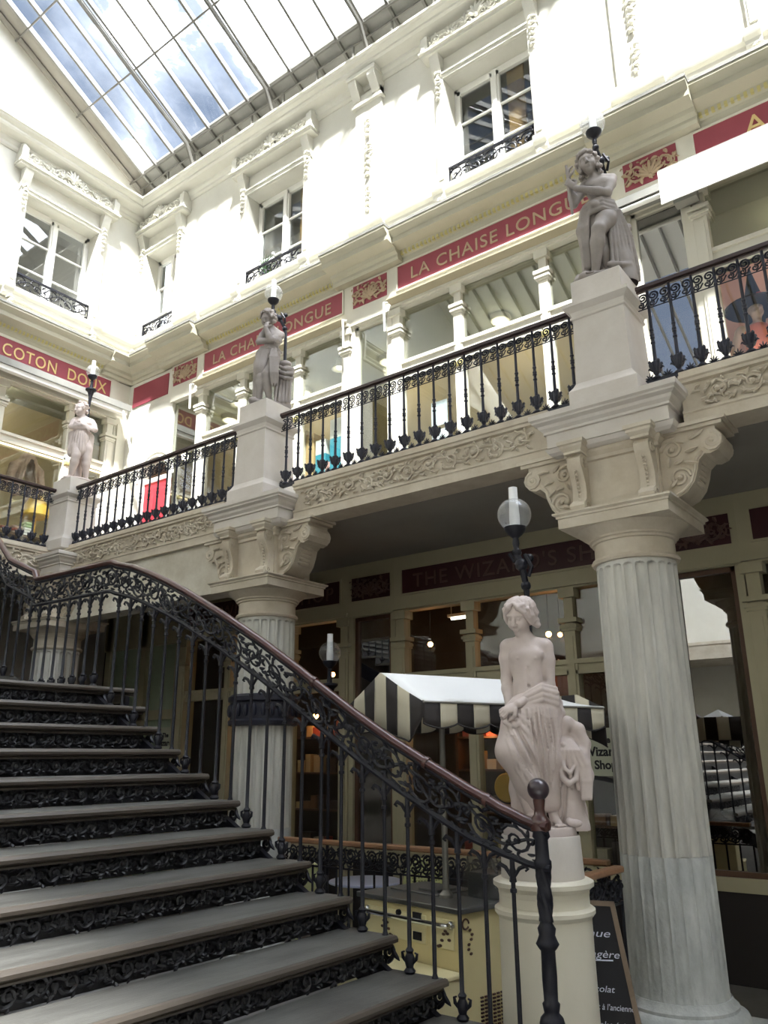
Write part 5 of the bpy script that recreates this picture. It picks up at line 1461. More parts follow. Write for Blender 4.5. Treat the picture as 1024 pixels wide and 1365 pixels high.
def limb(F, a, b_, c, r, k=.02):
    """two-bone limb with a swelling in each half"""
    a, b_, c = (np.array(q, float) for q in (a, b_, c))
    m1 = a + (b_ - a) * .35; m2 = b_ + (c - b_) * .3
    F.chain([a, m1, b_], [r[0], r[0] * 1.05, r[1]], k); F.chain([b_, m2, c], [r[1], r[1] * 1.08, r[2]], k)
def torso(F, pel, wai, che, shL, shR, neck, sc):
    pel, wai, che, shL, shR, neck = (np.array(q, float) for q in (pel, wai, che, shL, shR, neck))
    sh = nrm(shL - shR); up = nrm(che - wai); fw = np.cross(up, sh); fw = nrm(fw); fw = fw if fw[1] < 0 else -fw
    R = np.array([sh, fw, up])
    F.ell(pel, np.array([.112, .085, .09]) * sc, .04, R); F.ell(wai, np.array([.092, .070, .10]) * sc, .05, R)
    F.ell(che, np.array([.112, .082, .125]) * sc, .05, R)
    for s, S_ in ((1, shL), (-1, shR)):
        F.ell(che + sh * s * .052 * sc + fw * .048 * sc + up * .035 * sc, np.array([.055, .032, .042]) * sc, .03, R)
        F.ell(che + sh * s * .055 * sc + fw * .081 * sc + up * .012 * sc, np.array([.007, .005, .007]) * sc, .006, R)
        F.cap(che + up * .10 * sc + sh * s * .03 * sc, S_, .042 * sc, .040 * sc, .04)
        F.cap(neck, S_ - sh * s * .02 * sc + np.array((0, .012, .005)) * sc, .03 * sc, .034 * sc, .04)
    F.ell(wai + fw * .066 * sc + up * -.01 * sc, np.array([.006, .012, .009]) * sc, .008, R, True)
    F.cap(wai + fw * .078 * sc + up * .10 * sc, wai + fw * .078 * sc + up * .0 * sc, .006 * sc, .003 * sc, .015, True)
    return R
def place(x, y, z, ang, s=1.): return Matrix.Translation((x, y, z)) @ Matrix.Rotation(ang, 4, 'Z') @ Matrix.Scale(s, 4)
rs_ = random.Random(12)
# ---- front statue: looking down, cloth held at the hip, stump with a draped jar
SZ = 1.56
root = thing('statue', 'pale stone youth looking down and holding cloth at the hip, standing on the round pedestal', 'statue', (PX, PY, SZ - .05), 'stone statues of the passage')
XF = place(PX, PY, SZ, math.radians(-63), 1.0)
B = Field((-.26, -.27, -.02), (.24, .2, 1.42), .0052)
torso(B, (-.012, 0, .70), (-.018, 0, .81), (-.02, .005, .955), (.098, .015, 1.055), (-.128, .01, 1.06), (-.012, .012, 1.10), .98)
B.cap((-.012, .012, 1.07), (-.035, -.005, 1.18), .043, .038, .03)
H = Head((-.043, -.028, 1.245), (-.46, -.78, -.40), (-.12, -.45, 1), .93); face(B, H)
limb(B, (-.140, .012, 1.05), (-.150, .045, .85), (-.135, -.05, .66), (.042, .033, .024)); hand(B, (-.135, -.06, .665), (-.1, -.6, -.5), (.6, .4, -.3), .95, .9)
limb(B, (.108, .015, 1.045), (.112, .02, .80), (-.085, -.145, .69), (.043, .034, .025)); hand(B, (-.092, -.15, .685), (-.85, -.1, -.42), (-.1, .75, -.6), 1.0, 1.15, -1)
limb(B, (-.07, 0, .63), (-.13, -.08, .40), (-.05, -.02, .06), (.075, .052, .03)); limb(B, (.06, 0, .63), (.055, -.03, .37), (.085, 0, .06), (.075, .05, .03))
foot(B, (-.045, -.03, .055), (-.25, -1), 1.); foot(B, (.09, -.02, .055), (.3, -1), 1.)
B.mesh('body', 'marble', root, XF)
D = Field((-.28, -.28, -.03), (.3, .2, .92), .0062)
D.cap((0, .0, .66), (-.03, -.02, .45), .132, .125, .05); D.chain([(-.08, -.03, .62), (-.135, -.085, .42), (-.05, -.06, .24), (-.01, -.03, .14)], [.11, .092, .075, .06], .05)
D.chain([(.07, 0, .64), (.068, -.03, .38), (.075, -.005, .13)], [.11, .085, .062], .05)
D.chain([(-.10, .06, .42), (-.11, .055, .2), (-.10, .06, 0)], [.06, .055, .062], .03); D.chain([(-.02, .06, .3), (-.03, .06, 0)], [.07, .075], .03)
for _ in range(1):
    for x0, z0, x1, z1, r in ((-.13, .60, .045, .33, .010), (-.12, .62, .08, .40, .011), (-.10, .64, .10, .46, .010), (-.14, .58, .01, .25, .009), (-.15, .56, -.04, .26, .009), (-.155, .52, -.08, .27, .008), (-.16, .49, -.11, .30, .008),
                              (.0, .66, .02, .20, .010), (.03, .67, .055, .18, .011), (.06, .67, .085, .2, .009), (.09, .66, .10, .3, .010), (.12, .66, .115, .35, .009), (-.03, .66, -.01, .30, .009), (-.07, .66, -.03, .45, .008), (.14, .64, .13, .42, .008),
                              (-.1, .36, .0, .17, .008), (-.06, .33, .03, .15, .008), (-.12, .33, -.05, .2, .007)):
        xm, zm = (x0 + x1) / 2 + .012, (z0 + z1) / 2 - .02
        D.fold([(x0, z0), (xm, zm), (x1, z1)], r * 1.15, .006, -.003)
    for x0, z0, x1, z1 in ((-.02, .6, .03, .3), (.045, .62, .07, .22), (-.1, .56, .02, .3), (.105, .6, .1, .32), (-.13, .5, -.04, .3), (.015, .63, .035, .25), (.08, .6, .085, .25)):
        D.fold([(x0, z0), ((x0 + x1) / 2 + .01, (z0 + z1) / 2 - .02), (x1, z1)], .010, .006, -.004, True)
for i in range(7): D.chain([(-.14 + .02 * i, .09, .42), (-.15 + .022 * i, .02 - .01 * (i % 2), .2), (-.15 + .022 * i, .015, 0)], .011, .012)
# rolled cloth over the forearm and along the hips
for j, (dz, r) in enumerate(((0, .020), (-.034, .020), (-.066, .019), (.028, .013))):
    D.chain([(.155, .03, .70 + dz), (.145, -.07, .755 + dz), (.06, -.115, .775 + dz * .9), (-.03, -.115, .735 + dz * .7), (-.11, -.115, .665 + dz * .4), (-.165, -.09, .625 + dz * .3)], [r, r, r, r * .85, r * .7, r * .5], .004)
D.chain([(.15, .03, .70), (.165, .0, .64), (.14, -.03, .60)], [.03, .028, .015], .015); D.chain([(.10, -.09, .74), (.15, -.05, .66), (.13, -.06, .61)], [.02, .02, .012], .012)
D.chain([(-.16, -.14, .645), (-.165, -.15, .585), (-.13, -.15, .56), (-.09, -.15, .575), (-.07, -.14, .62)], [.013, .014, .014, .013, .010], .012)
D.chain([(-.12, .05, .70), (.0, .09, .70), (.13, .06, .70)], .05, .03)
D.mesh('drapery', 'marble', root, XF)
A = Field((-.22, -.2, 1.08), (.14, .16, 1.42), .0052)
A.ell(H.P(0, .024, -.020), np.array([.085, .090, .094]) * .95, .01, H.R)
A.ell(H.P(0, -.035, .085), np.array([.060, .092, .075]) * .93, .010, H.R, True)
for s_ in (-1, 1):
    for i in range(9):
        th = -1.45 + 2.5 * i / 8                      # fan of locks from the parting round to the nape
        cx, sx = math.cos(th), math.sin(th)
        P_ = []
        for t in np.linspace(0, 1, 9):
            el = 1.50 - (1.95 if th > -.35 else (1.05 if th < -.8 else 1.4)) * t; wv = .12 * math.sin(9 * t + i)
            rr = .092 + .010 * math.sin(PI * t) + (.012 if t > .8 else 0)
            P_.append(H.P(s_ * rr * math.cos(el) * math.cos(th * .9 + wv) , .022 + rr * 1.0 * math.sin(el), -.015 - rr * math.cos(el) * math.sin(th * .9 + wv) * 1.02))
        A.chain(P_, [.008, .011, .012, .012, .012, .013, .014, .016, .014], .003)
    for j in range(8):
        t = j / 7; c = H.P(s_ * (.080 + .014 * math.sin(j * 2.1)), .02 - .105 * t, .035 - .085 * t)
        A.ell(c, np.array([.021, .020, .024]), .004, H.R)
        A.chain([c + H.f * .016 + H.u * .010, c + H.r * s_ * .016, c - H.f * .014 - H.u * .012], .008, .002)
    A.chain([H.P(s_ * .006, .100, .066), H.P(s_ * .040, .074, .082), H.P(s_ * .070, .034, .066), H.P(s_ * .084, -.008, .044), H.P(s_ * .088, -.045, .022)], [.010, .014, .016, .018, .017], .004)
    A.chain([H.P(s_ * .010, .108, .045), H.P(s_ * .056, .080, .064), H.P(s_ * .086, .030, .046), H.P(s_ * .098, -.02, .02)], [.009, .012, .014, .015], .003)
for j in range(9): A.ell(H.P((j - 4) * .021, -.055 - .014 * (j % 2), -.078 + .005 * abs(j - 4)), (.021, .026, .022), .004, H.R)
A.mesh('hair', 'marble', root, XF)
T_ = Field((.03, -.2, -.03), (.36, .22, .68), .007)
T_.chain([(.19, .05, -.01), (.185, .05, .08), (.175, .05, .20), (.17, .05, .32)], [.105, .092, .085, .08], .03)
T_.ell((.215, .03, .43), (.075, .075, .115), .03)
for r0, k0 in ((.034, .02), (.022, .01)): T_.chain([(.14, .02, .40), (.155, -.01, .52), (.20, -.02, .585), (.265, -.01, .545), (.295, .0, .46), (.285, .0, .36)], r0, k0)
for i in range(6):
    t = i / 5; xb = .125 + .17 * t; zb = .26 + .05 * math.sin(t * 9) - .04 * (1 - t)
    T_.chain([(.165 + .05 * t, -.035, .505 - .02 * t), (.145 + .11 * t, -.068, .42), (xb, -.060, .34), (xb + .008, -.045, zb)], [.010, .014, .015, .011], .005)
T_.chain([(.135, -.05, .36), (.15, -.075, .27), (.185, -.08, .235), (.225, -.07, .26), (.24, -.055, .33)], [.016, .018, .018, .016, .012], .006)
T_.chain([(.15, -.055, .40), (.165, -.085, .32), (.195, -.088, .295), (.22, -.075, .33)], [.010, .012, .012, .009], .004)
T_.chain([(.27, -.02, .40), (.29, -.03, .28), (.285, -.02, .19)], [.04, .04, .035], .02)
for i in range(4): T_.chain([(.255 + .018 * i, -.055, .36), (.262 + .016 * i, -.062, .25), (.258 + .016 * i, -.05, .165)], [.008, .011, .010], .008); T_.ell((.256 + .016 * i, -.05, .155), (.009, .012, .016), .006)
for i in range(5): T_.ell((.165 + .02 * i, -.07 + .006 * i, .455 - .018 * i), (.013, .012, .013), .006)
T_.ell((.20, -.08, .02), (.045, .03, .022), .01); T_.ell((.17, -.085, .03), (.02, .02, .022), .008)
for i in range(10): a = rs_.uniform(0, 6.3); z = rs_.uniform(.03, .28); T_.chain([(.185 + .088 * math.cos(a), .05 + .088 * math.sin(a), z - .05), (.182 + .086 * math.cos(a + .2), .05 + .086 * math.sin(a + .2), z + .05)], .008, .012, True)
T_.mesh('draped_stump', 'marble', root, XF)
m = MB(); m.lathe(PX, PY, [(.212, SZ - .05), (.214, SZ - .01), (.208, SZ)], 48); m.build('statue_base', 'marble', root)
lamp(PX + .25 * .891 * .5 + .06, PY + .25 * .454 * .5 + .02, SZ, 3.53, 'glass globe lamp on a black bracket rising behind the front statue', bend=(-.03, .045))

def gallery_statue(x, y, z, ang, sc, label):
    root = thing('statue', label, 'statue', (x, y, z), 'stone statues of the passage')
    return root, place(x, y, z, ang, sc)
def curls(F, H, n, r, seed, y0=-.03, face_w=.06):
    q = random.Random(seed); i = 0
    F.ell(H.P(0, .02, -.02), np.array([.084, .088, .090]) * H.s, .01, H.R)
    while i < n:
        a = q.uniform(0, 2 * PI); b_ = q.uniform(-.75, 1.4)
        d = np.array([math.cos(b_) * math.cos(a), math.sin(b_), math.cos(b_) * math.sin(a)])
        if d[2] > .35 and d[1] < .52: continue
        c = H.P(d[0] * .098, .012 + d[1] * .112, -.008 + d[2] * .108); rr = r * q.uniform(.7, 1.2)
        F.ell(c, (rr, rr, rr), .003); 
        t = np.cross(d, (q.uniform(-1, 1), q.uniform(-1, 1), q.uniform(-1, 1))); t = H.R.T @ nrm(t)
        F.chain([c - t * rr, c + t * .2 * rr + H.R.T @ d * rr * .7, c + t * rr], rr * .42, .002)
        i += 1
# ---- right gallery statue: curly head raised, pipe in the hand, legs crossed
root, XF = gallery_statue(6.14, 2.17, 6.0, math.radians(-71), 1.06, 'curly headed grey statue playing a pipe, on the pedestal above the nearest column')
B = Field((-.3, -.26, -.03), (.26, .22, 1.32), .0075)
torso(B, (.03, 0, .68), (.04, 0, .78), (.035, .0, .92), (.15, .0, 1.01), (-.07, .0, .99), (.03, .0, 1.05), .98)
B.cap((.03, .0, 1.03), (-.02, -.02, 1.13), .042, .037, .03)
H = Head((-.035, -.04, 1.185), (-.12, -.98, -.1), (-.2, -.1, 1), .92); face(B, H)
limb(B, (.155, .0, 1.0), (.105, -.10, .80), (-.15, -.17, .855), (.044, .034, .025)); hand(B, (-.155, -.17, .86), (-.6, -.1, .7), (.2, .8, .1), .95, .9)
limb(B, (-.085, .0, .985), (-.185, -.06, .78), (-.205, -.14, .97), (.042, .033, .024)); hand(B, (-.205, -.145, .975), (.0, -.2, 1), (.6, .4, 0), .95, .9)
limb(B, (.10, -.01, .62), (.0, -.15, .42), (-.06, -.06, .07), (.082, .056, .032)); limb(B, (-.03, 0, .62), (.02, -.02, .36), (.05, .02, .06), (.08, .052, .03))
foot(B, (-.06, -.07, .055), (-.4, -1), 1.); foot(B, (.05, .0, .055), (.2, -1), 1.)
B.mesh('body', 'statue', root, XF)
A = Field((-.2, -.2, 1.02), (.14, .14, 1.36), .0055); curls(A, H, 90, .022, 3); 
for s in (-1, 1):
    for j in range(14):
        c = H.P(s * (.082 + rs_.uniform(-.012, .022)), -.02 - .010 * j, rs_.uniform(-.05, .045)); q_ = rs_.uniform(.015, .022); A.ell(c, (q_, q_, q_), .003); A.chain([c + (.0, -.012, .012), c + (.012, -.014, 0), c + (0, -.012, -.012)], .007, .002)
A.mesh('hair', 'statue', root, XF)
D = Field((-.26, -.26, -.03), (.3, .24, .86), .0085)
for dz, r in ((0, .024), (-.038, .024), (-.074, .022), (.032, .016)): D.chain([(-.10, -.06, .70 + dz), (-.05, -.11, .70 + dz), (.05, -.11, .72 + dz), (.14, -.06, .70 + dz), (.17, .03, .66 + dz), (.08, .10, .68 + dz), (-.06, .08, .69 + dz), (-.10, -.06, .70 + dz)], r, .006)
D.ell((-.02, -.13, .69), (.045, .03, .035), .015)
D.chain([(-.10, -.05, .68), (-.13, -.05, .5), (-.12, .0, .3), (-.13, .0, .1)], [.045, .055, .045, .04], .02)
for i in range(5): D.chain([(-.06 - .016 * i, -.105, .66), (-.085 - .016 * i, -.11 + .01 * i, .5), (-.09 - .013 * i, -.07, .33), (-.095 - .012 * i, -.045, .14)], [.010, .015, .015, .012], .004)
D.chain([(.13, .03, .62), (.15, .06, .42), (.17, .06, .2), (.18, .06, .0)], [.07, .09, .09, .10], .04)
for i in range(7): D.chain([(.13 + .010 * i, -.055, .64), (.09 + .028 * i, -.062 + .012 * i, .4 + .02 * (i % 2)), (.085 + .034 * i, -.058 + .018 * i, .12 - .01 * i), (.09 + .034 * i, -.04 + .018 * i, .0)], [.009, .015, .017, .016], .005)
D.chain([(.02, .08, .5), (.03, .08, 0)], [.09, .10], .04); D.chain([(.06, -.06, .12), (.14, -.06, .10), (.22, .0, .12)], .025, .015)
D.chain([(.2, .05, .55), (.235, .03, .50), (.21, .02, .43)], [.03, .035, .02], .015)
D.mesh('drapery', 'statue', root, XF)
m = MB(); m.X = XF; m.tube([(-.215, -.155, 1.12), (-.20, -.15, .62)], .012, 8); m.build('pipe', 'statue', root)
G_ = Field((-.26, -.24, -.04), (.26, .24, .1), .01); G_.ell((.0, .0, -.01), (.21, .19, .05), .02); G_.ell((-.14, -.12, .01), (.06, .05, .04), .02); G_.cap((-.21, -.08, .0), (-.2, -.06, .06), .035, .02, .02); G_.mesh('rock_base', 'statue', root, XF)
lamp(6.38, 2.13, 5.96, 7.73, 'globe lamp with a tall chimney above the curly headed right gallery statue', bend=(-.22, .0))
# ---- middle gallery statue: hand at the chin, cloth from the waist, stump with a jar
root, XF = gallery_statue(6.14, 6.42, 6.0, math.radians(-46), .98, 'grey statue resting chin on hand with hanging cloth, on the pedestal above the second column')
B = Field((-.28, -.26, -.03), (.26, .22, 1.32), .0085)
torso(B, (.0, 0, .68), (.02, 0, .79), (.045, .0, .93), (.145, .02, 1.0), (-.05, -.03, 1.02), (.04, .0, 1.06), .98)
B.cap((.04, .0, 1.03), (-.005, -.03, 1.13), .042, .037, .03)
H = Head((-.025, -.05, 1.18), (-.55, -.72, -.42), (-.1, -.4, 1), .92); face(B, H)
limb(B, (.15, .02, .99), (.02, -.15, .83), (-.05, -.16, 1.0), (.044, .034, .024)); hand(B, (-.045, -.155, 1.0), (.15, .25, .8), (.2, .6, -.2), .95, 1.1)
limb(B, (-.06, -.03, 1.0), (-.13, -.10, .82), (.05, -.15, .84), (.042, .033, .024)); hand(B, (.05, -.15, .84), (.9, .2, .1), (0, .9, 0), .95, .8)
limb(B, (.07, -.01, .62), (-.02, -.10, .38), (.03, -.02, .06), (.08, .054, .032)); limb(B, (-.07, 0, .62), (-.09, -.06, .36), (-.10, -.02, .06), (.08, .054, .032))
foot(B, (.04, -.03, .055), (.2, -1), 1.); foot(B, (-.10, -.04, .055), (-.4, -1), 1.)
B.mesh('body', 'statue', root, XF)
A = Field((-.2, -.22, 1.02), (.16, .14, 1.36), .006); curls(A, H, 60, .022, 8); A.chain([H.P(-.09, .02, .05), H.P(-.06, .085, .06), H.P(.0, .11, .05), H.P(.06, .085, .06), H.P(.09, .02, .05)], .014, .008); A.mesh('hair', 'statue', root, XF)
D = Field((-.26, -.26, -.03), (.3, .24, .9), .009)
D.ell((.0, .0, .70), (.150, .108, .10), .04); D.chain([(-.06, -.02, .66), (-.085, -.045, .48), (-.09, -.03, .34)], [.105, .082, .07], .04); D.chain([(-.10, -.06, .765), (.0, -.105, .775), (.10, -.07, .77), (.15, .02, .75)], .018, .006); D.chain([(-.11, -.05, .735), (.0, -.11, .74), (.11, -.07, .735)], .015, .006)
D.chain([(.055, -.06, .77), (.065, -.10, .6), (.075, -.105, .4), (.08, -.09, .26)], [.035, .05, .05, .035], .03)
for i in range(6): D.chain([(.035 + .006 * i, -.075, .775 + .01 * (i % 2)), (.03 + .012 * i, -.118, .72), (.018 + .020 * i, -.152, .6), (.03 + .019 * i, -.155, .38), (.045 + .016 * i, -.128, .25 - .03 * (i % 2))], [.004, .009, .012, .013, .010], .004)
for i in range(7): D.fold([(-.12 + .026 * i, .72), (-.145 + .02 * i, .56), (-.145 + .016 * i, .38)], .012, .005, -.003)
D.chain([(-.12, .06, .6), (-.12, .07, .0)], [.07, .06], .03)
D.mesh('drapery', 'statue', root, XF)
T_ = Field((.02, -.2, -.03), (.36, .22, .7), .009)
T_.chain([(.19, .05, -.01), (.18, .05, .2), (.17, .04, .4)], [.11, .095, .09], .03); T_.ell((.24, -.02, .48), (.09, .07, .06), .02); T_.ell((.21, .0, .58), (.08, .06, .05), .02)
for j in range(3): T_.chain([(.12, -.05, .53 - .07 * j), (.2, -.09, .47 - .06 * j), (.30, -.05, .50 - .07 * j)], .022, .012)
for i in range(5): T_.chain([(.12 + .04 * i, -.05, .34), (.10 + .045 * i, -.06, .04)], .016, .014)
T_.chain([(.29, -.02, .44), (.30, -.02, .34)], [.025, .012], .01)
T_.mesh('draped_stump', 'statue', root, XF)
G_ = Field((-.26, -.24, -.04), (.26, .24, .1), .01); G_.ell((.0, .0, -.01), (.21, .19, .05), .02); G_.ell((-.16, -.12, .01), (.06, .05, .05), .02); G_.mesh('rock_base', 'statue', root, XF)
lamp(6.36, 6.36, 5.96, 7.62, 'globe lamp curving over the head of the middle gallery statue', bend=(-.12, .12))
# ---- corner statue: arms crossed, short tunic
root, XF = gallery_statue(6.26, 10.62, 6.0, math.radians(-32), 1.0, 'small pale statue with folded arms on the corner pedestal of the far gallery')
B = Field((-.3, -.26, -.03), (.26, .22, 1.3), .010)
torso(B, (.0, 0, .68), (.01, 0, .78), (.02, .0, .91), (.13, .02, 1.0), (-.11, .02, 1.0), (.0, .0, 1.04), 1.0)
B.cap((.0, .0, 1.02), (-.03, -.01, 1.12), .045, .04, .03)
H = Head((-.045, -.03, 1.17), (-.85, -.5, -.15), (-.1, -.1, 1), .95); face(B, H)
limb(B, (.14, .02, .98), (.19, -.06, .84), (.0, -.16, .86), (.046, .038, .028)); hand(B, (.0, -.16, .86), (-1, .1, .1), (0, .8, 0), 1., .7)
limb(B, (-.125, .02, .98), (-.16, -.08, .84), (.06, -.14, .82), (.046, .038, .028)); hand(B, (.06, -.14, .82), (1, .1, 0), (0, .8, 0), 1., .7)
limb(B, (-.05, 0, .62), (-.04, -.10, .36), (-.09, -.03, .06), (.085, .06, .034)); limb(B, (.08, 0, .62), (.10, -.02, .36), (.13, .03, .06), (.085, .06, .034))
foot(B, (-.10, -.04, .055), (-.6, -1), 1.); foot(B, (.14, .02, .055), (.6, -1), 1.)
B.mesh('body', 'marble', root, XF)
A = Field((-.2, -.2, 1.02), (.14, .14, 1.34), .008); curls(A, H, 46, .019, 5); A.mesh('hair', 'marble', root, XF)
D = Field((-.26, -.24, .1), (.26, .24, 1.0), .010)
D.chain([(.0, .0, .88), (.0, .0, .7), (.0, -.01, .5)], [.11, .125, .125], .05); D.chain([(-.13, .0, .74), (-.12, -.01, .42)], [.06, .05], .04); D.chain([(.13, .02, .74), (.13, .02, .38)], [.06, .055], .04)
for i in range(9): D.fold([(-.12 + .03 * i, .80), (-.15 + .037 * i, .6), (-.17 + .042 * i, .42)], .013, .005, -.003)
D.mesh('drapery', 'marble', root, XF)
G_ = Field((-.26, -.24, -.06), (.26, .24, .6), .01); G_.ell((.0, .0, -.01), (.23, .2, .05), .02); G_.chain([(-.02, .13, .0), (-.01, .12, .5)], [.09, .06], .03); G_.mesh('rock_base', 'marble', root, XF)
lamp(6.42, 10.76, 5.97, 7.95, 'pale globe lamp on a straight pole behind the corner statue', straight=True, r=.105)
# free standing lamp by the second column
lamp(6.32, 5.52, 0., 3.0, 'globe lamp on a black pole between the second column and the striped canopy', r=.115, straight=True)
# ------------------------------------------------------------------ lower wall corner with the shop's notice
b = mb_('R'); b.box(10.3, YW + .3, -.3, -.05, 0, ZS); struct(b.build('wall_corner_lower', 'green_panel'))
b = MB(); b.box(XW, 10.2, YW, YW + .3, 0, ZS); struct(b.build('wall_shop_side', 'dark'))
b = mb_('R')
for u in (10.3, 11.2, 12.2): b.box(u, u + .14, -.05, .02, 0, ZS)
b.box(10.3, YW, -.05, .02, 2.55, 2.7); b.box(10.3, YW, -.05, .02, 3.74, ZS); struct(b.build('trim_12', 'wood_cream'))
def decal(yc, z, label, on, body=("The", "Wizard's", "Shop")):
    root = thing('window_notice', label, 'notice', (XW - on, yc, z))
    m = mb_('R'); m.prism([(yc + .22, z), (yc - .22, z), (yc - .24, z + .08), (yc - .15, z + .4), (yc - .12, z + .47), (yc + .12, z + .47), (yc + .15, z + .4), (yc + .24, z + .08)], 'y', on, on + .006) if False else None
    mm = MB(); mm.prism([(yc + .22, z), (yc - .22, z), (yc - .25, z + .09), (yc - .15, z + .4), (yc - .12, z + .48), (yc + .12, z + .48), (yc + .15, z + .4), (yc + .25, z + .09)], 'x', XW - on - .006, XW - on); mm.build('scroll_sheet', 'notice_paper', root)
    for i, (t, sz) in enumerate(zip(body, (.09, .13, .12))):
        text_obj('lettering', t, 'blackfelt', root, (XW - on - .008, yc, z + .33 - .13 * i), FRs, FRt, sz, .003, bold=.004)
    m = MB(); F = Frame((XW - on - .004, yc + .3, z - .06), FRs, FRt)
    m.tube([F((0, .02)), F((.12, .05)), F((.28, .03)), (F((.4, .0))), F((.5, .05)), F((.6, .03))], [.006, .022, .028, .02, .016, .004], 6, flat=(V((1, 0, 0)), .25)); m.build('broom_drawing', 'blackfelt', root)
decal(9.62 + 1.0, 1.95, "pale paper notice reading The Wizard's Shop, left of the second column behind the stair balusters", .055 - .1)
decal(3.42, 1.75, "pale paper notice in the window right of the front statue, ending in d's and op", -.06)
# ------------------------------------------------------------------ things inside the lower shops
def bulb(p, r, label, power=.8, cord=.5):
    root = thing('bulb_lamp', label, 'lamp', p, 'small warm lamps inside the dark lower shops')
    m = MB(); m.ball(p, r, 12, 8); m.build('bulb', 'bulb', root)
    m = MB(); m.tube([(p[0], p[1], p[2] + r * .7), (p[0], p[1], p[2] + cord)], .006, 5); m.ball((p[0], p[1], p[2] + r), r * .5, 8, 5); m.build('cord', 'iron', root)
    l = bpy.data.lights.new('glow', 'POINT'); l.energy = power; l.color = (1., .55, .25); l.shadow_soft_size = r
    o = bpy.data.objects.new('glow', l); COL.objects.link(o); o.location = (p[0] - .0, p[1], p[2] - r - .03)
BL = [((9.0, 6.06, 3.41), .035, 'round warm bulb in the fanlight left of the front lamp globe'), ((9.0, 7.8, 3.12), .035, 'orange bulb close beside the free standing globe lamp'), ((9.0, 8.12, 2.54), .04, 'orange bulb just below the handrail, right of the second column'),
      ((9.0, 5.25, 2.29), .04, 'orange bulb under the striped valance, left of the front statue'), ((9.0, 4.31, 3.38), .035, 'left one of two small bulbs beside the front statue head'), ((9.0, 4.16, 3.36), .028, 'right one of two small bulbs beside the front statue head')]
for p, r, l in BL: bulb(p, r, l)
root = thing('tube_light', 'cold white tube light inside the fanlight above the striped canopy', 'lamp', (9.3, 5.75, 3.75))
m = MB(); m.tube([(9.3, 5.9, 3.78), (9.3, 5.6, 3.78)], .02, 8); m.build('tube', 'bulb_soft', root)
m = MB(); m.box(9.27, 9.33, 5.55, 5.95, 3.80, 3.84); m.tube([(9.3, 5.6, 3.84), (9.3, 5.6, 4.46)], .008, 5); m.tube([(9.3, 5.9, 3.84), (9.3, 5.9, 4.46)], .008, 5); m.build('tube_holder', 'white', root)
SHELFC = ['goods_red', 'goods_cream', 'goods_brown', 'goods_dark', 'goods_tan']
def shelf_unit(x, y0, y1, zs, label, where, seed):
    root = thing('shelf_unit', label, 'shelf', (x, (y0 + y1) / 2, 0))
    for z in zs:
        m = MB(); m.box(x - .16, x + .16, y0, y1, z - .025, z); m.build('shelf', 'shelf_wood', root)
    for s in (y0, y1):
        m = MB(); m.box(x - .16, x + .16, s - .02, s + .02, 0, zs[-1] + .3); m.build('side', 'shelf_wood', root)
    q = random.Random(seed)
    for z in zs:
        y = y0 + .06
        while y < y1 - .12:
            w_ = q.uniform(.07, .2); h = q.uniform(.08, .26); d = q.uniform(.1, .2)
            if y + w_ > y1 - .03: break
            m = MB(); m.box(x - .13, x - .13 + d, y, y + w_, z, z + h)
            if q.random() < .5: m.box(x - .132, x - .13 + d, y - .002, y + w_ + .002, z + h * .75, z + h + .003)
            o = m.build('boxed_item', q.choice(SHELFC), loc=(x - .13 + d / 2, y + w_ / 2, z), bevel=.004)
            tag(o, 'small boxed item on the dim shelves ' + where, 'box', 'boxed goods on the shelves ' + where)
            y += w_ + q.uniform(.01, .08)
shelf_unit(9.25, 7.35, 8.75, [.75, 1.25, 1.75, 2.25], 'dark wooden shelves right of the second column, behind the stair railing', 'right of the second column', 1)
shelf_unit(9.25, 4.75, 5.75, [.8, 1.3, 1.8, 2.2], 'dark wooden shelves below the striped valance', 'below the striped canopy', 2)
shelf_unit(9.25, 2.95, 4.1, [.8, 1.2, 2.0], 'dark wooden shelves between the front statue and the nearest column', 'between the front statue and the nearest column', 3)
m = MB(); m.lathe(0, 0, [(.001, -.015), (.15, -.015), (.165, 0), (.15, .015), (.001, .015)], 28)
m.X = None; m.tube([(-.16, 0, 0), (-1.2, 0, 0)], .004, 4); o = m.build('round_plaque', 'gold_yellow'); o.location = (8.75, 4.86, 1.6); o.rotation_euler = (0, PI / 2, 0); tag(o, 'round yellow plaque in the window behind the front statue knee', 'plaque')
for i, y in enumerate((7.08, 6.95, 6.8)):
    m = MB(); m.lathe(8.95, y, [(.03, 1.22), (.045, 1.34), (.04, 1.34), (.027, 1.23)], 14, cap=False); m.lathe(8.95, y, [(.03, 1.22), (.001, 1.22)], 14, cap=False)
    tag(m.build('cup', 'bulb_cup', loc=(8.95, y, 1.22)), ['left', 'middle', 'right'][i] + ' one of three pale blue cups under the handrail', 'cup', 'pale cups in the shop window')
m = MB(); m.box(8.8, 9.1, 6.6, 7.3, 1.19, 1.215)
for y in (6.64, 7.26): m.box(8.82, 9.08, y - .02, y + .02, 0, 1.19)
tag(m.build('display_table', 'shelf_wood'), 'dark display table with pale cups in the lower shop window', 'table')
for i, (y, c_) in enumerate(((4.28, 'orange'), (4.1, 'pinkwall'))):
    m = MB(); m.prism([(y + .1, 2.62), (y - .1, 2.62), (y - .1, 2.9), (y - .13, 3.0), (y - .06, 3.06), (y - .03, 3.02), (y + .03, 3.02), (y + .06, 3.06), (y + .13, 3.0), (y + .1, 2.9)], 'x', 8.9, 8.93)
    tag(m.build('hanging_vest', c_, bevel=.008), ['small orange hanging vest above the right end of the canopy', 'small pink hanging vest above the right end of the canopy'][i], 'clothing')
m = MB(); q = random.Random(2)
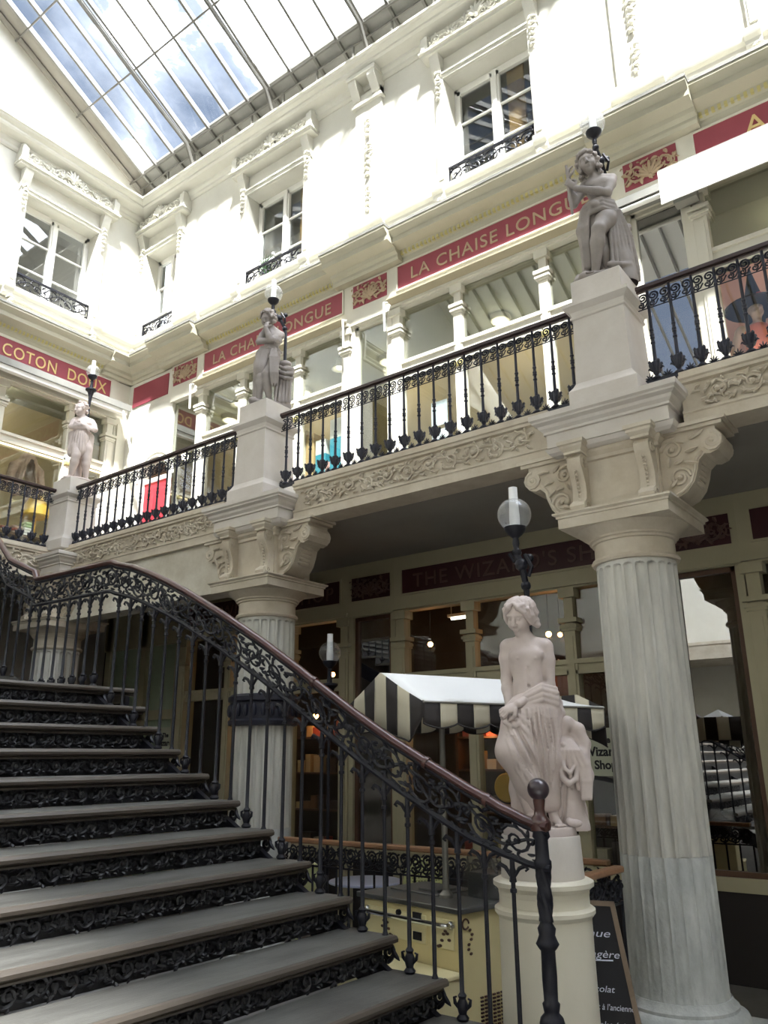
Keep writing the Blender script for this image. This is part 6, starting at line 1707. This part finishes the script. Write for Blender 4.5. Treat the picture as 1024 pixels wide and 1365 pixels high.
for i in range(46):
    a = q.uniform(0, 6.3); e = q.uniform(.2, 1.4); L = q.uniform(.15, .3); c = V((8.75, 6.85, 1.5)); d = V((math.cos(a) * math.cos(e), math.sin(a) * math.cos(e), math.sin(e)))
    m.tube([c, c + d * L * .6, c + d * L + V((0, 0, -.05))], [.006, .012, .002], 4)
m.lathe(8.75, 6.85, [(.05, 1.22), (.07, 1.38), (.055, 1.45), (.05, 1.5)], 14)
tag(m.build('potted_fern', 'leaf_green', loc=(8.75, 6.85, 1.22)), 'dark green plant in the shop window behind the stair rail', 'plant')
# ------------------------------------------------------------------ things inside the upper shops
def pendant(x, y, z, label):
    root = thing('pendant_lamp', label, 'lamp', (x, y, z), 'white bell lamps in the upper shop')
    m = MB(); m.lathe(x, y, [(.03, z + .2), (.05, z + .17), (.06, z + .1), (.12, z + .02), (.125, z), (.11, z + .01)], 20, cap=False); m.build('lamp_shade', 'white', root)
    m = MB(); m.tube([(x, y, z + .2), (x, y, 8.55)], .012, 6); m.build('cord', 'zinc', root)
    m = MB(); m.ball((x, y, z + .04), .05, 10, 6); m.build('bulb', 'bulb_soft', root)
pendant(8.75, 9.9, 7.95, 'white bell lamp in the upper shop, left of the middle gallery statue')
pendant(8.75, 7.52, 7.9, 'white bell lamp in the upper shop, right of the middle gallery statue')
def fill_spot(x, y, label, power):  # added lamps, set out of view to brighten the shop rooms
    root = thing('fill_ceiling_lamp', label, 'lamp', (x, y, 8.5), 'ceiling lamps added to brighten the upper shops')
    m = MB(); m.lathe(x, y, [(.16, 8.55), (.17, 8.50), (.15, 8.46), (.06, 8.44)], 20); m.build('lamp_bowl', 'white', root)
    l = bpy.data.lights.new('shop_fill', 'POINT'); l.energy = power; l.color = (1., .88, .66); l.shadow_soft_size = .1
    o = bpy.data.objects.new('shop_fill', l); COL.objects.link(o); o.location = (x, y, 8.3)
for x, y, l in ((9.9, 5.2, 'added fill lamp on the ceiling behind the long crimson sign windows'), (9.9, 3.5, 'added fill lamp on the ceiling behind the right gallery statue'), (9.9, 7.4, 'added fill lamp on the ceiling right of the middle statue windows'), (9.9, 9.4, 'added fill lamp on the ceiling left of the middle statue windows'), (9.9, 1.0, 'added fill lamp on the ceiling behind the white awning'), (9.9, 11.4, 'added fill lamp on the ceiling of the corner room')): fill_spot(x, y, l, SHOPLIGHT)
for x, y, l in ((6.2, 13.4, 'added fill lamp on the ceiling of the end wall shop'),): fill_spot(x, y, l, SHOPLIGHT * 1.3)
# display plinth and goods under the long sign
m = MB(); m.box(8.38, 8.8, 7.05, 8.25, ZG, 5.75); tag(m.build('display_plinth', 'white', bevel=.01), 'white display plinth with coloured boxes behind the gallery railing', 'display')
for i, (y, w_, h, c_, l) in enumerate(((8.05, .26, 1.1, 'goods_cream', 'tall cream box leftmost on the display plinth'), (7.82, .16, 1.0, 'goods_tan', 'tan box beside the tall cream box on the plinth'), (7.60, .2, .85, 'teal', 'shorter teal box with a white top on the plinth'), (7.30, .22, 1.12, 'teal', 'tall teal box with a white top on the plinth'), (7.45, .1, .45, 'pinkwall', 'small pink box between the teal boxes'))):
    root = thing('display_box', l, 'box', (8.5, y, 5.75), 'coloured boxes on the display plinth')
    m = MB(); m.box(8.42, 8.6, y - w_ / 2, y + w_ / 2, 5.75, 5.75 + h * (.72 if c_ == 'teal' else 1)); m.build('box_body', c_, root, bevel=.006)
    if c_ == 'teal': m = MB(); m.box(8.42, 8.6, y - w_ / 2, y + w_ / 2, 5.75 + h * .72, 5.75 + h); m.build('box_top', 'white', root, bevel=.006)
for i, (z0, z1, l) in enumerate(((6.26, 6.62, 'upper pale sheet of paper taped inside the upper shop window'), (5.98, 6.2, 'lower pale sheet of paper taped inside the upper shop window'))):
    m = MB(); m.box(8.42, 8.425, 5.3, 5.56, z0, z1)
    for j in range(4): m.box(8.418, 8.42, 5.34, 5.5, z1 - .06 - .05 * j, z1 - .05 - .05 * j) if False else None
    tag(m.build('paper_sheet', 'paper_blue'), l, 'paper')
m = MB(); m.ball((8.7, 5.55, 5.68), (.14, .2, .13), 14, 8); tag(m.build('red_cushion', 'reddoor', loc=(8.7, 5.55, 5.55)), 'bright red cushion low behind the gallery railing', 'cushion')
m = MB(); m.box(8.5, 8.95, 5.2, 5.9, ZG, 5.55); tag(m.build('display_stool', 'white', bevel=.01), 'white display block carrying the red cushion', 'display')
def mannequin(x, y, z, sc, label, dress, hat=None, ang=-1.1):
    root = thing('mannequin', label, 'mannequin', (x, y, z))
    XF = place(x, y, z, ang, sc)
    B = Field((-.34, -.25, -.05), (.34, .25, 1.5), .018)
    torso(B, (0, 0, .75), (0, 0, .86), (0, 0, 1.0), (.17, 0, 1.13), (-.17, 0, 1.13), (0, 0, 1.17), 1.15)
    B.cap((0, 0, 1.15), (0, -.01, 1.28), .05, .045, .03); H = Head((0, -.02, 1.34), (0, -1, -.05), (0, 0, 1), .95); face(B, H)
    limb(B, (.19, 0, 1.1), (.25, .03, .85), (.24, -.05, .62), (.05, .04, .03)); limb(B, (-.19, 0, 1.1), (-.25, .03, .85), (-.24, -.05, .62), (.05, .04, .03))
    B.mesh('body', 'skin', root, XF)
    D = Field((-.3, -.25, -.05), (.3, .25, 1.2), .018); D.chain([(0, 0, 1.04), (0, 0, .86), (0, 0, .6), (0, 0, .06)], [.155, .13, .2, .24], .06)
    for i in range(9): D.fold([(-.12 + .03 * i, .8), (-.2 + .05 * i, .1)], .02, .02)
    D.mesh('dress', dress, root, XF)
    if hat:
        m = MB(); m.X = XF; m.lathe(0, -.01, [(.30, 1.375), (.31, 1.385), (.12, 1.41), (.105, 1.45), (.05, 1.68), (.012, 1.86), (.001, 1.88)], 26); m.build('witch_hat', 'blackfelt', root)
        m = MB(); m.X = XF; m.ball((.03, -.125, 1.46), (.055, .03, .045), 10, 6); m.ball((-.03, -.12, 1.45), (.04, .03, .035), 8, 6); m.build('hat_flower', 'reddoor', root)
        m = MB(); m.X = XF; m.chain = None; m.ball((0, .045, 1.27), (.11, .08, .15), 12, 8); m.build('hair', 'blackfelt', root)
    return root
mannequin(8.60, 1.40, 5.22, 1.02, 'mannequin in an orange dress and a pointed black witch hat at the right edge', 'orange', True)
mannequin(8.75, 10.0, 5.0, .95, 'mannequin in an orange brown dress behind the railing, left of the middle pedestal', 'tan_dress', None)
# end wall shop
root = thing('lace_blouse', 'pale lace blouse hanging in the window of the end wall shop', 'clothing', (6.6, 12.85, 7.0))
Bf = Field((6.2, 12.7, 6.25), (7.05, 13.0, 7.15), .014)
Bf.chain([(6.62, 12.85, 6.95), (6.62, 12.85, 6.35)], [.15, .2], .05); Bf.chain([(6.55, 12.85, 6.95), (6.38, 12.85, 6.8), (6.33, 12.85, 6.5)], [.07, .07, .08], .03); Bf.chain([(6.7, 12.85, 6.95), (6.86, 12.85, 6.8), (6.91, 12.85, 6.5)], [.07, .07, .08], .03)
for i in range(8): Bf.fold([(6.5 + .035 * i, 6.95), (6.44 + .052 * i, 6.36)], .012, .012)
WL[root.name] = V((6.6, 12.85, 7.0)); Bf.mesh('blouse', 'lace', root, Matrix.Identity(4))
m = MB(); m.tube([(6.62, 12.85, 7.06), (6.62, 12.85, 7.3), (6.66, 12.85, 7.34)], .008, 5); m.build('hanger', 'iron', root)
m = MB(); m.lathe(6.9, 12.9, [(.06, 6.4), (.12, 6.36), (.22, 6.15), (.24, 6.02), (.22, 6.0)], 24); m.lathe(6.9, 12.9, [(.03, 5.6), (.03, 6.05)], 10)
tag(m.build('table_lamp', 'gold_yellow', loc=(6.9, 12.9, 5.6)), 'yellow lamp shade behind the far railing in the end wall shop', 'lamp')
m = MB(); m.box(5.6, 7.8, 12.7, 13.2, 5.56, 5.6)
for x in (5.7, 7.7): m.box(x - .03, x + .03, 12.75, 13.15, ZG, 5.56)
tag(m.build('display_table', 'shelf_wood'), 'display table of folded cloth in the end wall shop', 'table')
q = random.Random(9)
for i in range(9):
    x = 5.75 + .2 * i
    if abs(x - 6.9) < .12: continue
    for j in range(q.randint(2, 5)):
        m = MB(); z = 5.6 + .05 * j; m.box(x - .085, x + .085, 12.75, 12.98, z + .002, z + .048)
        tag(m.build('folded_cloth', q.choice(['leaf_pale', 'canvas', 'teal', 'goods_red', 'gold_yellow', 'lace', 'paper_blue']), loc=(x, 12.86, z), bevel=.015), 'folded cloth stacked on the end wall shop table', 'cloth', 'folded cloths in the end wall shop')
m = mb_('L'); m.box(5.1, 7.8, -.04, -.02, 6.955, 6.985); tag(m.build('strip_light', 'strip'), 'warm strip light under the transom of the end wall shop', 'lamp')
# plant and shutter behind the upper windows
root = thing('flowering_plant', 'white flowering plant on the sill of the upper window above the middle statue', 'plant', (8.42, 8.9, 9.8))
m = MB(); m.lathe(8.4, 8.95, [(.07, 9.8), (.1, 9.98), (.11, 10.0), (.09, 10.0)], 16); m.build('flower_pot', 'white', root)
m = MB(); q = random.Random(3)
for i in range(26):
    a = q.uniform(0, 6.3); h = q.uniform(.15, .42); c = V((8.4, 8.95, 9.98)); m.tube([c, c + V((.05 * math.cos(a), .08 * math.sin(a), h * .7)), c + V((.1 * math.cos(a), .2 * math.sin(a), h))], [.006, .02, .003], 4)
m.build('foliage', 'leaf_green', root)
m = MB()
for i in range(14): a = q.uniform(0, 6.3); m.ball((8.4 + .08 * math.cos(a), 8.95 + .16 * math.sin(a), 10.2 + q.uniform(0, .25)), .035, 7, 5)
m.build('blossom', 'white', root)
m = mb_('R'); m.box(3.9, 4.17, -.385, -.345, WZ0, WZ1 - .05); m.box(3.95, 4.12, -.345, -.341, WZ0 + .2, WZ0 + .85); tag(m.build('wooden_shutter', 'shutter_wood'), 'light wooden shutter inside the upper window nearest the right statue', 'shutter')
m = mb_('R'); m.box(8.1, 8.3, -.385, -.345, WZ0, WZ1 - .05); tag(m.build('wooden_shutter', 'shutter_wood'), 'light wooden shutter inside the upper window above the middle statue', 'shutter')
